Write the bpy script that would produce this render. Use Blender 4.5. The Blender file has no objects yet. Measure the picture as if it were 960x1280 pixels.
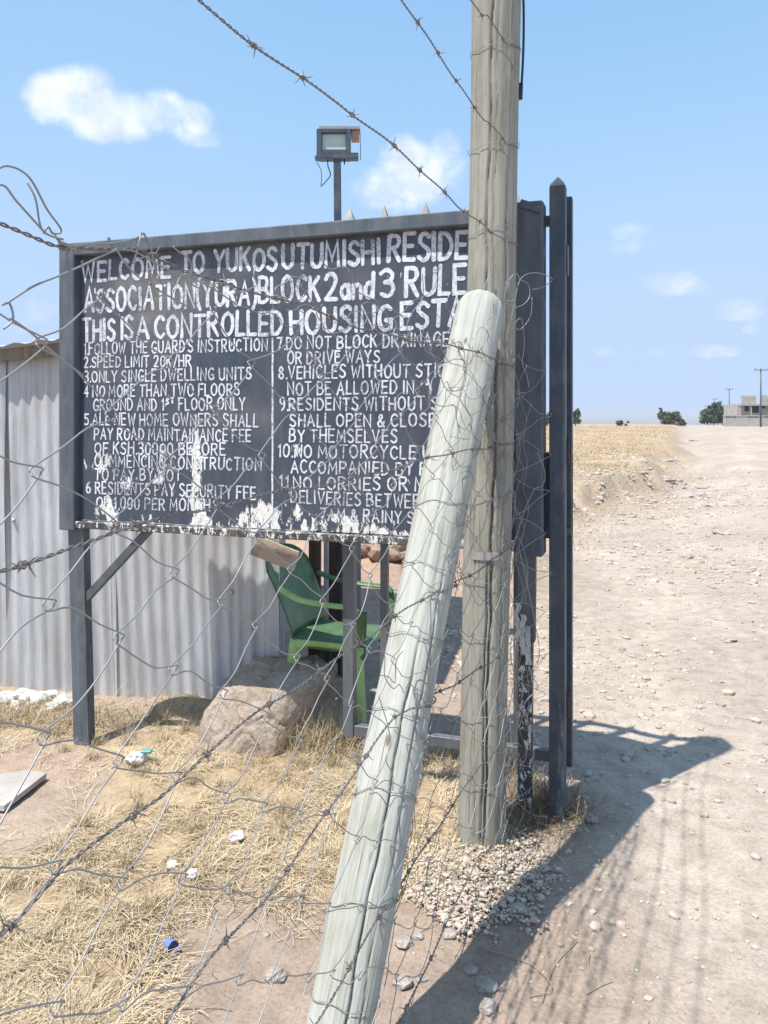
import bpy, bmesh, math, random
import numpy as np
from mathutils import Vector, Matrix, Quaternion, noise as mnoise

random.seed(7); rng = np.random.default_rng(7)
S = bpy.context.scene
C = S.collection

# ------------------------------------------------------------------ camera
EYE = 1.6
cam_d = bpy.data.cameras.new('camera'); cam = bpy.data.objects.new('camera', cam_d); C.objects.link(cam)
cam.location = (0, 0, EYE); cam.rotation_euler = (math.pi / 2, 0, 0)
cam_d.sensor_width = 36; cam_d.lens = 36 * 1000 / 1280
cam_d.shift_y = -118 / 1280
cam_d.clip_start = 0.05; cam_d.clip_end = 40000
S.camera = cam
S.render.resolution_x = 768; S.render.resolution_y = 1024

# ------------------------------------------------------------------ light
SUN = Vector((-0.362, -0.28, 1.0)).normalized()          # towards the sun
S.view_settings.view_transform = 'Standard'; S.view_settings.look = 'None'
S.view_settings.gamma = 1; S.view_settings.exposure = 1.18
sun_d = bpy.data.lights.new('sun', 'SUN'); sun_d.energy = 2.95; sun_d.angle = math.radians(0.5)
sun_d.color = (1.0, 0.955, 0.89)
sun = bpy.data.objects.new('sun', sun_d); C.objects.link(sun)
sun.rotation_euler = SUN.to_track_quat('Z', 'Y').to_euler()
W = bpy.data.worlds.new('World'); S.world = W; W.use_nodes = True
nt = W.node_tree; N = nt.nodes; L = nt.links
N.clear()

def wn(t, **k):
    n = N.new(t)
    for a, b in k.items(): setattr(n, a, b)
    return n
def wmath(op, a, b=None, c=None, clamp=False):
    n = wn('ShaderNodeMath', operation=op); n.use_clamp = clamp
    for i, v in enumerate((a, b, c)):
        if v is None: continue
        if isinstance(v, (int, float)): n.inputs[i].default_value = v
        else: L.new(v, n.inputs[i])
    return n.outputs[0]
sky = wn('ShaderNodeTexSky', sky_type='NISHITA'); sky.sun_disc = False
sky.sun_elevation = math.asin(SUN.z); sky.sun_rotation = math.atan2(SUN.x, SUN.y)
sky.altitude = 1500; sky.air_density = 1.0; sky.dust_density = 0.7; sky.ozone_density = 1.2
tc = wn('ShaderNodeTexCoord'); sep = wn('ShaderNodeSeparateXYZ'); L.new(tc.outputs['Generated'], sep.inputs[0])
dx, dy, dz = sep.outputs
ysafe = wmath('MAXIMUM', dy, 0.02)
cu = wmath('DIVIDE', dx, ysafe); cv = wmath('DIVIDE', dz, ysafe)
nz = wn('ShaderNodeTexNoise'); nz.inputs['Scale'].default_value = 17; nz.inputs['Detail'].default_value = 9; nz.inputs['Roughness'].default_value = 0.62
L.new(tc.outputs['Generated'], nz.inputs['Vector'])
nfac = wmath('SUBTRACT', nz.outputs['Fac'], 0.5)
# cumulus puffs: centre (u, v), radii, strength
PUFFS = [(-.400, .400, .056, .036, 1.0), (-.378, .400, .055, .042, 1.05), (-.335, .378, .07, .036, 1.0), (-.285, .382, .05, .030, .85),
         (-.245, .372, .042, .028, .8), (-.225, .350, .03, .016, .5),
         (.038, .305, .05, .05, .95), (.018, .285, .06, .035, .85), (.072, .325, .035, .035, .8), (.085, .298, .025, .03, .5),
         (.312, .224, .042, .020, .5), (.368, .168, .052, .017, .5), (.45, .135, .04, .014, .3), (.49, .110, .04, .01, .22),
         (.31, .082, .05, .008, .4), (.41, .083, .04, .008, .3), (-.44, .118, .08, .03, .35), (-.47, .085, .09, .02, .35)]
tot = None
for (u, v, ru, rv, st) in PUFFS:
    a = wmath('MULTIPLY', wmath('SUBTRACT', cu, u), 1 / (ru * .86)); b = wmath('MULTIPLY', wmath('SUBTRACT', cv, v), 1 / (rv * .9))
    d = wmath('ADD', wmath('MULTIPLY', a, a), wmath('MULTIPLY', b, b))
    g = wmath('MULTIPLY', wmath('SUBTRACT', 1.55, d, clamp=True), st)
    tot = g if tot is None else wmath('MAXIMUM', tot, g)
shaped = wmath('ADD', tot, wmath('MULTIPLY', nfac, 2.9))
dens = wn('ShaderNodeMapRange', interpolation_type='SMOOTHSTEP'); nz.inputs['Distortion'].default_value = .35; dens.inputs['From Min'].default_value = 0.05; dens.inputs['From Max'].default_value = 1.5
L.new(shaped, dens.inputs['Value'])
front = wmath('GREATER_THAN', dy, 0.05)
puff = wmath('MULTIPLY', wmath('MULTIPLY', dens.outputs[0], front), wmath('GREATER_THAN', tot, 0.001))
# the same kind of small cumulus goes on all over the rest of the sky
zs = wmath('MAXIMUM', dz, 0.05)
cmb = wn('ShaderNodeCombineXYZ'); L.new(wmath('DIVIDE', dx, zs), cmb.inputs[0]); L.new(wmath('DIVIDE', dy, zs), cmb.inputs[1])
n2 = wn('ShaderNodeTexNoise'); n2.inputs['Scale'].default_value = 0.9; n2.inputs['Detail'].default_value = 6; L.new(cmb.outputs[0], n2.inputs['Vector'])
sc2 = wn('ShaderNodeMapRange', interpolation_type='SMOOTHSTEP'); sc2.inputs['From Min'].default_value = 0.60; sc2.inputs['From Max'].default_value = 0.70
L.new(n2.outputs['Fac'], sc2.inputs['Value'])
inframe = wmath('MULTIPLY', wmath('LESS_THAN', wmath('ABSOLUTE', cu), 0.62), front)
rest = wmath('MULTIPLY', wmath('MULTIPLY', sc2.outputs[0], wmath('SUBTRACT', 1.0, inframe)), wmath('GREATER_THAN', dz, 0.06))
cl = wmath('MAXIMUM', puff, rest, clamp=True)
# the camera-exposed sky never gets brighter than a pale haze: one soft limit for the whole dome
ssep = wn('ShaderNodeSeparateColor'); L.new(sky.outputs[0], ssep.inputs[0]); scmb = wn('ShaderNodeCombineColor')
for i_, (lim, tint) in enumerate(((1.62, .88), (2.16, 1.10), (3.15, 1.12))):
    inv = wmath('ADD', wmath('POWER', wmath('MAXIMUM', wmath('MULTIPLY', ssep.outputs[i_], tint), .001), -4.0), lim ** -4.0); L.new(wmath('POWER', inv, -1 / 4), scmb.inputs[i_])
# thin high milkiness
veil = wn('ShaderNodeTexNoise'); veil.inputs['Scale'].default_value = 2.2; veil.inputs['Detail'].default_value = 4
L.new(tc.outputs['Generated'], veil.inputs['Vector'])
vf = wmath('MULTIPLY', veil.outputs['Fac'], 0.10)
m1 = wn('ShaderNodeMix', data_type='RGBA'); L.new(vf, m1.inputs['Factor']); L.new(scmb.outputs[0], m1.inputs['A']); m1.inputs['B'].default_value = (3.0, 3.4, 3.9, 1)
mix = wn('ShaderNodeMix', data_type='RGBA'); L.new(wmath('MULTIPLY', cl, 0.88), mix.inputs['Factor'])
L.new(m1.outputs['Result'], mix.inputs['A'])
shn = wn('ShaderNodeTexNoise'); shn.inputs['Scale'].default_value = 26; shn.inputs['Detail'].default_value = 6; L.new(tc.outputs['Generated'], shn.inputs['Vector'])
shr = wn('ShaderNodeMapRange'); shr.inputs['From Min'].default_value = .35; shr.inputs['From Max'].default_value = .62; L.new(shn.outputs['Fac'], shr.inputs['Value'])
cmx = wn('ShaderNodeMix', data_type='RGBA'); L.new(shr.outputs[0], cmx.inputs['Factor']); cmx.inputs['A'].default_value = (2.55, 2.75, 3.1, 1); cmx.inputs['B'].default_value = (3.5, 3.58, 3.72, 1)
L.new(cmx.outputs['Result'], mix.inputs['B'])
bg = wn('ShaderNodeBackground'); bg.inputs['Strength'].default_value = 0.145; L.new(mix.outputs['Result'], bg.inputs['Color'])
wo = wn('ShaderNodeOutputWorld'); L.new(bg.outputs[0], wo.inputs[0])

# ------------------------------------------------------------------ helpers
def P(px, py, Y):                       # a point at depth Y seen at that place of the photograph
    return Vector(((px - 480) / 1000 * Y, Y, EYE + (522 - py) / 1000 * Y))
def smooth(a, b, x):
    t = np.clip((x - a) / (b - a), 0, 1); return t * t * (3 - 2 * t)
def vnoise(x, y, seed=0):
    x = np.asarray(x, float); y = np.asarray(y, float)
    xi = np.floor(x).astype(np.int64); yi = np.floor(y).astype(np.int64); fx = x - xi; fy = y - yi
    fx = fx * fx * (3 - 2 * fx); fy = fy * fy * (3 - 2 * fy)
    def h(a, b):
        n = (a * 374761393 + b * 668265263 + seed * 1442695041) & 0xffffffff
        n = ((n ^ (n >> 13)) * 1274126177) & 0xffffffff
        return ((n ^ (n >> 16)) & 0xffff) / 65535.0
    return (h(xi, yi) * (1 - fx) + h(xi + 1, yi) * fx) * (1 - fy) + (h(xi, yi + 1) * (1 - fx) + h(xi + 1, yi + 1) * fx) * fy
def fbm(x, y, s, o=4, seed=0):
    r = 0; a = 1; t = 0
    for i in range(o):
        r = r + a * vnoise(np.asarray(x) * s, np.asarray(y) * s, seed + i); t += a; a *= .5; s *= 2.03
    return r / t
def inpoly(px, py, poly):
    px = np.asarray(px, float); py = np.asarray(py, float); r = np.zeros(px.shape, bool); n = len(poly)
    for i in range(n):
        x0, y0 = poly[i]; x1, y1 = poly[(i + 1) % n]
        if y0 == y1: continue
        c = ((y0 > py) != (y1 > py)) & (px < (x1 - x0) * (py - y0) / (y1 - y0) + x0); r ^= c
    return r
def ground_px(x, y):
    yy = np.maximum(y, .3); return 480 + 1000 * x / yy, 522 + 1600 / yy
def edge_x(y):                          # where the dry field ends and the dirt road begins
    y = np.asarray(y, float)
    return np.interp(y, [0, 5, 9, 12.5, 20.5, 60, 123, 400], [0.2, 1.0, 1.6, 2.75, 7.2, 22, 45, 150])
def gh(x, y):
    x = np.asarray(x, float); y = np.asarray(y, float)
    near = 1 - smooth(6, 14, y)
    z = (fbm(x, y, 1.1, 3, 3) - .5) * .05 + (fbm(x, y, 5, 3, 9) - .5) * .018
    z = z + (fbm(x, y, 22, 2, 5) - .5) * .008 * near
    # heaped earth along the sheet wall and round the pole
    z = z + .09 * np.exp(-(((x + 1.15) / .42) ** 2 + ((y - 4.30) / .16) ** 2)) + .06 * np.exp(-(((x + 2.2) / .6) ** 2 + ((y - 4.4) / .3) ** 2))
    z = z + .03 * np.exp(-(((x - .42) / .36) ** 2 + ((y - 2.62) / .22) ** 2))
    # the field stands a little above the road, with a washed ditch between
    e = x - edge_x(y); f = smooth(7, 13, y) * (1 - smooth(150, 170, y))
    wob = (fbm(x, y, .35, 4, 21) - .5) * 3
    z = z + f * (.30 * (1 - smooth(-.55, .0, e + wob * .5 + (fbm(x, y, 1.3, 4, 27) - .5) * 1.6)) - .22 * np.exp(-((e + wob * .4 - .9) / .9) ** 2))
    z = z + smooth(8, 20, y) * (fbm(x, y, .12, 3, 31) - .5) * .25 * (1 - smooth(60, 140, y) * .6)
    z = z + .38 * np.exp(-(((x + .1) / 1.0) ** 2 + ((y - 8.6) / 1.1) ** 2)) * (.6 + .8 * fbm(x, y, 2, 3, 12))
    z = z + smooth(7, 12, y) * (1 - smooth(60, 120, y)) * ((fbm(x, y, 1.6, 4, 33) - .5) * .16 * (1 - smooth(-1, 3, e)) + (fbm(x, y, .9, 3, 36) - .5) * .07)
    xc = np.interp(y, [-10, 2, 6, 12, 20, 60, 400], [.8, 1.5, 2.7, 5.4, 10, 27, 180]); z = z - .014 * smooth(1, 3, y) * (1 - smooth(30, 60, y)) * (np.exp(-((np.abs(x - xc) - .72) / .13) ** 2)) * (.5 + fbm(x, y, .7, 3, 44))
    far = smooth(165, 420, y); z = z * (1 - far) - 9 * far - 26 * smooth(420, 2600, y)
    z = z + 44 * smooth(3500, 9000, y) * (.8 + .35 * fbm(x, y, .0006, 4, 77))
    z = z + smooth(400, 900, y) * (fbm(x, y, .004, 3, 40) - .5) * 8
    r = np.hypot(x, np.minimum(y, 0)); z = z + smooth(3000, 9000, r) * 20
    return z
def G(px, py):                          # the ground point seen at (px, py)
    Y = 1600 / (py - 522); X = (px - 480) / 1000 * Y
    for _ in range(6):
        z = float(gh(X, Y)); Y = 1000 * (EYE - z) / (py - 522); X = (px - 480) / 1000 * Y
    return Vector((X, Y, float(gh(X, Y))))

def tag(o, label=None, cat=None, group=None, kind=None):
    if label: o['label'] = label
    if cat: o['category'] = cat
    if group: o['group'] = group
    if kind: o['kind'] = kind
    return o
def thing(name, loc, label, cat, group=None, rz=0):
    o = bpy.data.objects.new(name, None); o.empty_display_size = .1; C.objects.link(o)
    o.location = loc; o.rotation_euler = (0, 0, rz); return tag(o, label, cat, group)
def wloc(o):
    v = Vector(); 
    while o: v += o.location; o = o.parent
    return v
def link(name, me, mat, parent=None, world=False):
    if world and parent is not None: me.transform(Matrix.Translation(-wloc(parent)))
    o = bpy.data.objects.new(name, me); C.objects.link(o)
    if mat and not me.materials: me.materials.append(mat)
    if parent: o.parent = parent
    return o
def np_mesh(name, V, F, sm=False):
    me = bpy.data.meshes.new(name); V = np.asarray(V, np.float32); F = np.asarray(F, np.int32); k = F.shape[1]
    me.vertices.add(len(V)); me.vertices.foreach_set('co', V.ravel())
    me.loops.add(F.size); me.loops.foreach_set('vertex_index', F.ravel())
    me.polygons.add(len(F)); me.polygons.foreach_set('loop_start', np.arange(0, F.size, k, dtype=np.int32))
    me.polygons.foreach_set('use_smooth', np.full(len(F), sm)); me.update(calc_edges=True); return me
def col_attr(me, cols, name='tint'):
    a = me.color_attributes.new(name, 'FLOAT_COLOR', 'POINT'); c = np.ones((len(me.vertices), 4), np.float32); c[:, :3] = cols
    a.data.foreach_set('color', c.ravel())

class MB:
    def __init__(s): s.v = []; s.f = []; s.sm = []
    def add(s, vs, fs, sm=False):
        o = len(s.v); s.v += [tuple(v) for v in vs]; s.f += [tuple(i + o for i in f) for f in fs]; s.sm += [sm] * len(fs)
    def box(s, c, size, ax=None, bev=0.0):
        c = Vector(c); hx, hy, hz = [q / 2 for q in size]
        if ax is None: ax = (Vector((1, 0, 0)), Vector((0, 1, 0)), Vector((0, 0, 1)))
        b = min(bev, hx * .6, hy * .6, hz * .6)
        if b <= 0:
            vs = [c + ax[0] * (hx * i) + ax[1] * (hy * j) + ax[2] * (hz * k) for i in (-1, 1) for j in (-1, 1) for k in (-1, 1)]
            s.add(vs, [(0, 1, 3, 2), (4, 6, 7, 5), (0, 4, 5, 1), (2, 3, 7, 6), (0, 2, 6, 4), (1, 5, 7, 3)]); return
        bm = bmesh.new(); bmesh.ops.create_cube(bm, size=1)
        for v in bm.verts: v.co = Vector((v.co.x * 2 * hx, v.co.y * 2 * hy, v.co.z * 2 * hz))
        bmesh.ops.bevel(bm, geom=bm.edges[:], offset=b, segments=1, affect='EDGES')
        bm.verts.index_update()
        s.add([c + ax[0] * v.co.x + ax[1] * v.co.y + ax[2] * v.co.z for v in bm.verts], [[v.index for v in f.verts] for f in bm.faces]); bm.free()
    def bar(s, a, b, w, d, side=Vector((1, 0, 0)), bev=0.0):       # a rectangular bar from a to b
        a = Vector(a); b = Vector(b); z = (b - a).normalized(); x = (side - z * side.dot(z)).normalized(); y = z.cross(x)
        s.box((a + b) / 2, (w, d, (b - a).length), (x, y, z), bev)
    def tube(s, pts, r, n=6, cap=True):
        pts = [Vector(p) for p in pts]; rs = r if isinstance(r, (list, tuple)) else [r] * len(pts)
        up = None; vs = []; fs = []
        for i, p in enumerate(pts):
            t = (pts[min(i + 1, len(pts) - 1)] - pts[max(i - 1, 0)])
            t = t.normalized() if t.length > 1e-9 else Vector((0, 0, 1))
            if up is None: up = t.orthogonal().normalized()
            up = (up - t * up.dot(t)); up = up.normalized() if up.length > 1e-6 else t.orthogonal().normalized()
            q = t.cross(up)
            for k in range(n):
                a = 2 * math.pi * k / n; vs.append(p + (up * math.cos(a) + q * math.sin(a)) * rs[i])
        for i in range(len(pts) - 1):
            for k in range(n):
                fs.append((i * n + k, i * n + (k + 1) % n, (i + 1) * n + (k + 1) % n, (i + 1) * n + k))
        if cap: fs.append(tuple(range(n - 1, -1, -1))); m = (len(pts) - 1) * n; fs.append(tuple(range(m, m + n)))
        s.add(vs, fs, True)
    def build(s, name, mat, parent=None, world=True):
        me = bpy.data.meshes.new(name); me.from_pydata(s.v, [], s.f); me.polygons.foreach_set('use_smooth', s.sm); me.update()
        return link(name, me, mat, parent, world)
def spline(pts, k=6):
    pts = [Vector(p) for p in pts]; out = []
    for i in range(len(pts) - 1):
        a = pts[max(i - 1, 0)]; b = pts[i]; c = pts[i + 1]; d = pts[min(i + 2, len(pts) - 1)]
        for j in range(k):
            t = j / k; out.append(0.5 * ((2 * b) + (c - a) * t + (2 * a - 5 * b + 4 * c - d) * t * t + (3 * b - a - 3 * c + d) * t ** 3))
    out.append(pts[-1]); return out
def rock_mesh(name, r, seed, sub=2, flat=.7, rough=.35, box=False):
    bm = bmesh.new(); bmesh.ops.create_icosphere(bm, subdivisions=sub, radius=1)
    o = Vector((seed * 3.1, seed * 1.7, seed * .7))
    for v in bm.verts:
        d = v.co.normalized()
        k = 1 + rough * (mnoise.noise(d * 1.1 + o) + .5 * mnoise.noise(d * 2.7 + o) + .18 * mnoise.noise(d * 7 + o))
        c = d * k
        if box: c = Vector([math.copysign(abs(q) ** .6, q) for q in d]) * k
        v.co = Vector((c.x * r, c.y * r * .85, c.z * r * flat))
    me = bpy.data.meshes.new(name); bm.to_mesh(me); bm.free(); return me

# ------------------------------------------------------------------ materials
def mat(name, col=(.5, .5, .5), rough=.6, metal=0.0, spec=.5):
    m = bpy.data.materials.new(name); m.use_nodes = True; b = m.node_tree.nodes['Principled BSDF']
    b.inputs['Base Color'].default_value = (*col, 1); b.inputs['Roughness'].default_value = rough; b.inputs['Metallic'].default_value = metal
    b.inputs['Specular IOR Level'].default_value = spec
    return m
class NT:
    def __init__(s, m): s.m = m; s.t = m.node_tree; s.b = s.t.nodes['Principled BSDF']
    def n(s, t, **k):
        x = s.t.nodes.new(t)
        for a, b in k.items(): setattr(x, a, b)
        return x
    def l(s, a, b): s.t.links.new(a, b)
    def coord(s, scale=(1, 1, 1), kind='Object'):
        c = s.n('ShaderNodeTexCoord'); mp = s.n('ShaderNodeMapping'); mp.inputs['Scale'].default_value = scale
        s.l(c.outputs[kind], mp.inputs[0]); return mp.outputs[0]
    def noise(s, vec, scale, detail=5, rough=.55, dist=0):
        x = s.n('ShaderNodeTexNoise'); x.inputs['Scale'].default_value = scale; x.inputs['Detail'].default_value = detail
        x.inputs['Roughness'].default_value = rough; x.inputs['Distortion'].default_value = dist; s.l(vec, x.inputs['Vector']); return x.outputs['Fac']
    def ramp(s, fac, stops):
        r = s.n('ShaderNodeValToRGB'); e = r.color_ramp.elements
        while len(e) < len(stops): e.new(.5)
        for i, (p, c) in enumerate(stops):
            e[i].position = p; e[i].color = (*c, 1) if not isinstance(c, (int, float)) else (c, c, c, 1)
        s.l(fac, r.inputs[0]); return r.outputs[0]
    def mix(s, f, a, b, mode='MIX'):
        x = s.n('ShaderNodeMix', data_type='RGBA', blend_type=mode)
        for v, q in ((f, 'Factor'), (a, 'A'), (b, 'B')):
            if isinstance(v, (int, float)): x.inputs[q].default_value = v
            elif isinstance(v, tuple): x.inputs[q].default_value = (*v, 1)
            else: s.l(v, x.inputs[q])
        return x.outputs['Result']
    def math(s, op, a, b=0.0, clamp=False):
        x = s.n('ShaderNodeMath', operation=op); x.use_clamp = clamp
        for i, v in enumerate((a, b)):
            if isinstance(v, (int, float)): x.inputs[i].default_value = v
            else: s.l(v, x.inputs[i])
        return x.outputs[0]
    def bump(s, h, dist=.002, strength=1.0):
        b = s.n('ShaderNodeBump'); b.inputs['Distance'].default_value = dist; b.inputs['Strength'].default_value = strength
        s.l(h, b.inputs['Height']); s.l(b.outputs[0], s.b.inputs['Normal'])
    def attr(s, name):
        a = s.n('ShaderNodeAttribute'); a.attribute_name = name; return a
    def color(s, c): s.l(c, s.b.inputs['Base Color'])

# ground: the colour of each kind of soil is stored on the mesh, grain comes from here
m_ground = mat('ground', rough=.95, spec=.15); n = NT(m_ground)
oc = n.coord(); ca = n.attr('tint')
f1 = n.noise(oc, 9, 8, .65); f2 = n.noise(oc, 70, 6, .7); f3 = n.noise(oc, .8, 5, .6); f4 = n.noise(oc, .012, 6, .7)
c = n.mix(.62, ca.outputs['Color'], n.ramp(f1, [(.30, (.60, .56, .52)), (.52, (1, .98, .95)), (.72, (1.25, 1.24, 1.22))]), 'MULTIPLY')
c = n.mix(.55, c, n.ramp(f2, [(.30, (.55, .5, .46)), (.5, (1, 1, 1)), (.72, (1.35, 1.33, 1.3))]), 'MULTIPLY')
c = n.mix(.5, c, n.ramp(f3, [(.3, (.72, .69, .65)), (.7, (1.12, 1.12, 1.12))]), 'MULTIPLY')
n.color(c); n.bump(n.math('ADD', n.math('MULTIPLY', f1, 1.6), f2), .012, .75)

def wood(name, lo, hi, streak=(0.5, 0.5, .5), rough=.85):
    m = mat(name, rough=rough, spec=.2); n = NT(m)
    v = n.coord((1, 1, .06)); v2 = n.coord((1, 1, .018)); v3 = n.coord()
    a = n.noise(v, 60, 6, .7, .4); b = n.noise(v2, 170, 4, .6); g = n.noise(v3, 3.2, 4, .6)
    c = n.ramp(a, [(.3, lo), (.6, hi), (.8, tuple(q * 1.08 for q in hi))])
    c = n.mix(.75, c, n.ramp(b, [(.30, (.66, .64, .60)), (.45, (1, 1, 1)), (.7, (1.05, 1.05, 1.05))]), 'MULTIPLY')
    c = n.mix(.6, c, n.ramp(g, [(.3, streak), (.62, (1, 1, 1))]), 'MULTIPLY')
    hc = n.noise(n.coord((1, 1, .012)), 95, 3, .5); c = n.mix(.85, c, n.ramp(hc, [(.285, (.22, .19, .16)), (.315, (1, 1, 1))]), 'MULTIPLY')
    st = n.noise(n.coord((1, 1, .3)), 8, 6, .7); c = n.mix(.6, c, n.ramp(st, [(.33, (.62, .56, .47)), (.5, (1, 1, 1))]), 'MULTIPLY')
    # knots and dirt specks
    vo = n.n('ShaderNodeTexVoronoi'); vo.inputs['Scale'].default_value = 9; n.l(n.coord((1, 1, .45)), vo.inputs['Vector'])
    c = n.mix(.8, c, n.ramp(vo.outputs['Distance'], [(.04, (.30, .23, .17)), (.085, (1, 1, 1))]), 'MULTIPLY')
    n.color(c); n.bump(n.math('ADD', a, b), .0025, .7); return m
m_pole = wood('weathered_pole', (.25, .24, .20), (.36, .35, .305), (.74, .73, .68))
m_brace = wood('bleached_pole', (.345, .35, .31), (.465, .475, .435), (.78, .78, .72))
m_plank = wood('timber', (.15, .12, .095), (.27, .23, .19), (.6, .55, .5))
m_darkwood = wood('dark_timber', (.06, .04, .03), (.13, .09, .07), (.6, .6, .6))

def paint(name, col, rust=.12, rough=.42, chips=.0):
    m = mat(name, col, rough, spec=.4); n = NT(m); v = n.coord()
    a = n.noise(v, 9, 6, .65); b = n.noise(v, 55, 5, .7); g = n.noise(n.coord((1, 1, .15)), 22, 4, .6)
    c = n.ramp(g, [(.3, tuple(q * .72 for q in col)), (.7, tuple(q * 1.25 for q in col))])
    c = n.mix(n.ramp(a, [(.45, 0.0), (.75, .35)]), c, (.24, .22, .19))              # dust
    c = n.mix(n.ramp(b, [(.70 - rust, 0.0), (.74 - rust, 1.0 if rust > .15 else .6)]), c, (.20, .12, .075))
    if chips > 0:
        e = n.noise(n.coord((1, 1, .5)), 48, 6, .75)
        c = n.mix(n.ramp(e, [(.62 - chips, 0.0), (.635 - chips, 1.0)]), c, (.68, .67, .63))
    n.color(c); n.l(n.ramp(a, [(.3, rough * .9), (.7, min(1, rough * 1.5))]), n.b.inputs['Roughness']); n.bump(b, .0006, .6); return m
m_frame = paint('blue_grey_paint', (.088, .108, .132), .0)
m_post = paint('dark_post_paint', (.085, .100, .115), .06)
m_gate = paint('gate_paint', (.048, .066, .092), .0, .42)
m_gate2 = paint('weathered_gate_paint', (.11, .12, .13), .07)
m_peel = paint('peeling_paint', (.055, .055, .06), .02, .5, .075)
m_tip = paint('pale_spike', (.33, .31, .29), .1, .6)
m_twig = mat('dry_twig', (.34, .27, .2), .9)
m_rust = mat('rust', (.07, .04, .035), .9)

# sign panel: black-blue gloss, dusty and with pale glare painted in, with old white ground showing where it has flaked
m_board = mat('sign_board_paint', rough=.42, spec=.4); n = NT(m_board); v = n.coord()
pa = n.attr('tint'); sp = n.n('ShaderNodeSeparateColor'); n.l(pa.outputs['Color'], sp.inputs[0])
a = n.noise(v, 4.5, 6, .6); b = n.noise(n.coord((1, 1, .25)), 26, 5, .65)
c = n.ramp(b, [(.3, (.036, .049, .074)), (.7, (.063, .081, .114))])
dust_glare = n.math('MULTIPLY', n.ramp(a, [(.35, .12), (.7, 1.0)]), n.math('ADD', sp.outputs[1], .12), True)  # light glare painted into the colour along with the dust
c = n.mix(dust_glare, c, (.30, .27, .24))
flk = n.noise(n.coord((1, 1, .42)), 30, 9, .72); flk = n.math('ADD', .5, n.math('MULTIPLY', n.math('SUBTRACT', flk, .5), 2.0)); flk2 = n.noise(v, 6, 3, .5)
sel = n.math('ADD', n.math('ADD', flk, n.math('MULTIPLY', n.math('SUBTRACT', flk2, .5), .5)), sp.outputs[0])
pm = n.ramp(sel, [(.83, 0.0), (.85, 1.0)])
wc = n.ramp(n.noise(v, 40, 5), [(.3, (.62, .60, .55)), (.6, (.78, .77, .73))])
n.color(n.mix(pm, c, wc)); n.l(n.ramp(sel, [(.8, .45), (.83, .9)]), n.b.inputs['Roughness']); n.bump(n.math('ADD', sel, 0), .0015, .6)
m_letter = mat('white_lettering', rough=.6, spec=.3); n = NT(m_letter); v = n.coord()
a = n.noise(v, 75, 5, .7); b = n.noise(v, 6, 4, .6)
s_ = n.math('ADD', a, n.math('MULTIPLY', b, .8))
n.color(n.ramp(s_, [(.68, (.14, .155, .18)), (.80, (.44, .465, .51)), (1.0, (.72, .745, .78))]))

m_zinc = mat('corrugated_zinc', rough=.5, metal=.35, spec=.4); n = NT(m_zinc); v = n.coord()
a = n.noise(n.coord((1, 1, .22)), 7, 6, .65); b = n.noise(v, 2.2, 5, .6); g = n.noise(n.coord((1, 1, .08)), 60, 4, .6)
c = n.ramp(a, [(.25, (.45, .47, .495)), (.6, (.58, .61, .645)), (.8, (.65, .68, .715))])
c = n.mix(n.ramp(b, [(.45, 0.0), (.75, .55)]), c, (.47, .43, .38)); c = n.mix(n.ramp(g, [(.56, 0.0), (.72, .5)]), c, (.34, .29, .25))
c = n.mix(.8, c, n.ramp(n.noise(n.coord((1, 1, .12)), 14, 5, .7), [(.35, (.78, .77, .76)), (.6, (1, 1, 1))]), 'MULTIPLY')
sx = n.n('ShaderNodeSeparateXYZ'); n.l(v, sx.inputs[0]); n.l(n.math('ADD', .42, n.math('MULTIPLY', a, .3)), n.b.inputs['Roughness'])
n.color(c); n.bump(a, .004, .3)
m_wire = mat('galvanised_wire', (.30, .30, .30), .5, .5)
m_wire2 = mat('dull_barbed_wire', (.20, .18, .17), .6, .5)
m_stone = mat('stone', rough=.95, spec=.15); n = NT(m_stone); v = n.coord(); inf = n.n('ShaderNodeObjectInfo')
a = n.noise(v, 9, 8, .7); b = n.noise(v, 60, 5, .7)
c = n.ramp(a, [(.3, (.26, .22, .19)), (.5, (.40, .355, .315)), (.75, (.52, .47, .43))]); c = n.mix(.7, c, n.ramp(b, [(.3, (.6, .58, .56)), (.6, (1.1, 1.1, 1.1))]), 'MULTIPLY')
n.color(c); n.bump(n.math('ADD', n.math('MULTIPLY', a, 2), b), .01, .7)
m_boulder = mat('boulder_stone', rough=.95, spec=.15); n = NT(m_boulder); v = n.coord()
a = n.noise(v, 4, 9, .7); b = n.noise(v, 38, 7, .75); g = n.noise(v, 1.9, 4, .5)
c = n.ramp(a, [(.3, (.33, .255, .195)), (.5, (.47, .395, .325)), (.72, (.58, .51, .44))]); c = n.mix(.8, c, n.ramp(b, [(.33, (.62, .57, .52)), (.6, (1.1, 1.1, 1.1))]), 'MULTIPLY')
c = n.mix(n.ramp(g, [(.5, 0.0), (.75, .5)]), c, (.33, .22, .15))
n.color(c); n.bump(n.math('ADD', n.math('MULTIPLY', a, 2), b), .02, .8)
m_gravel = mat('pale_gravel', rough=.95, spec=.15); n = NT(m_gravel); ca = n.attr('tint'); b = n.noise(n.coord(), 90, 5, .7)
n.color(n.mix(.6, ca.outputs['Color'], n.ramp(b, [(.3, (.7, .68, .66)), (.65, (1.12, 1.12, 1.12))]), 'MULTIPLY')); n.bump(b, .003, .6)
m_straw = mat('dry_straw', rough=.75, spec=.25); n = NT(m_straw); ca = n.attr('tint'); n.color(ca.outputs['Color'])
m_leaf = mat('foliage', rough=.7, spec=.2); n = NT(m_leaf); ca = n.attr('tint'); n.color(ca.outputs['Color'])
m_bark = mat('bark', (.12, .09, .07), .9)
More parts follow.
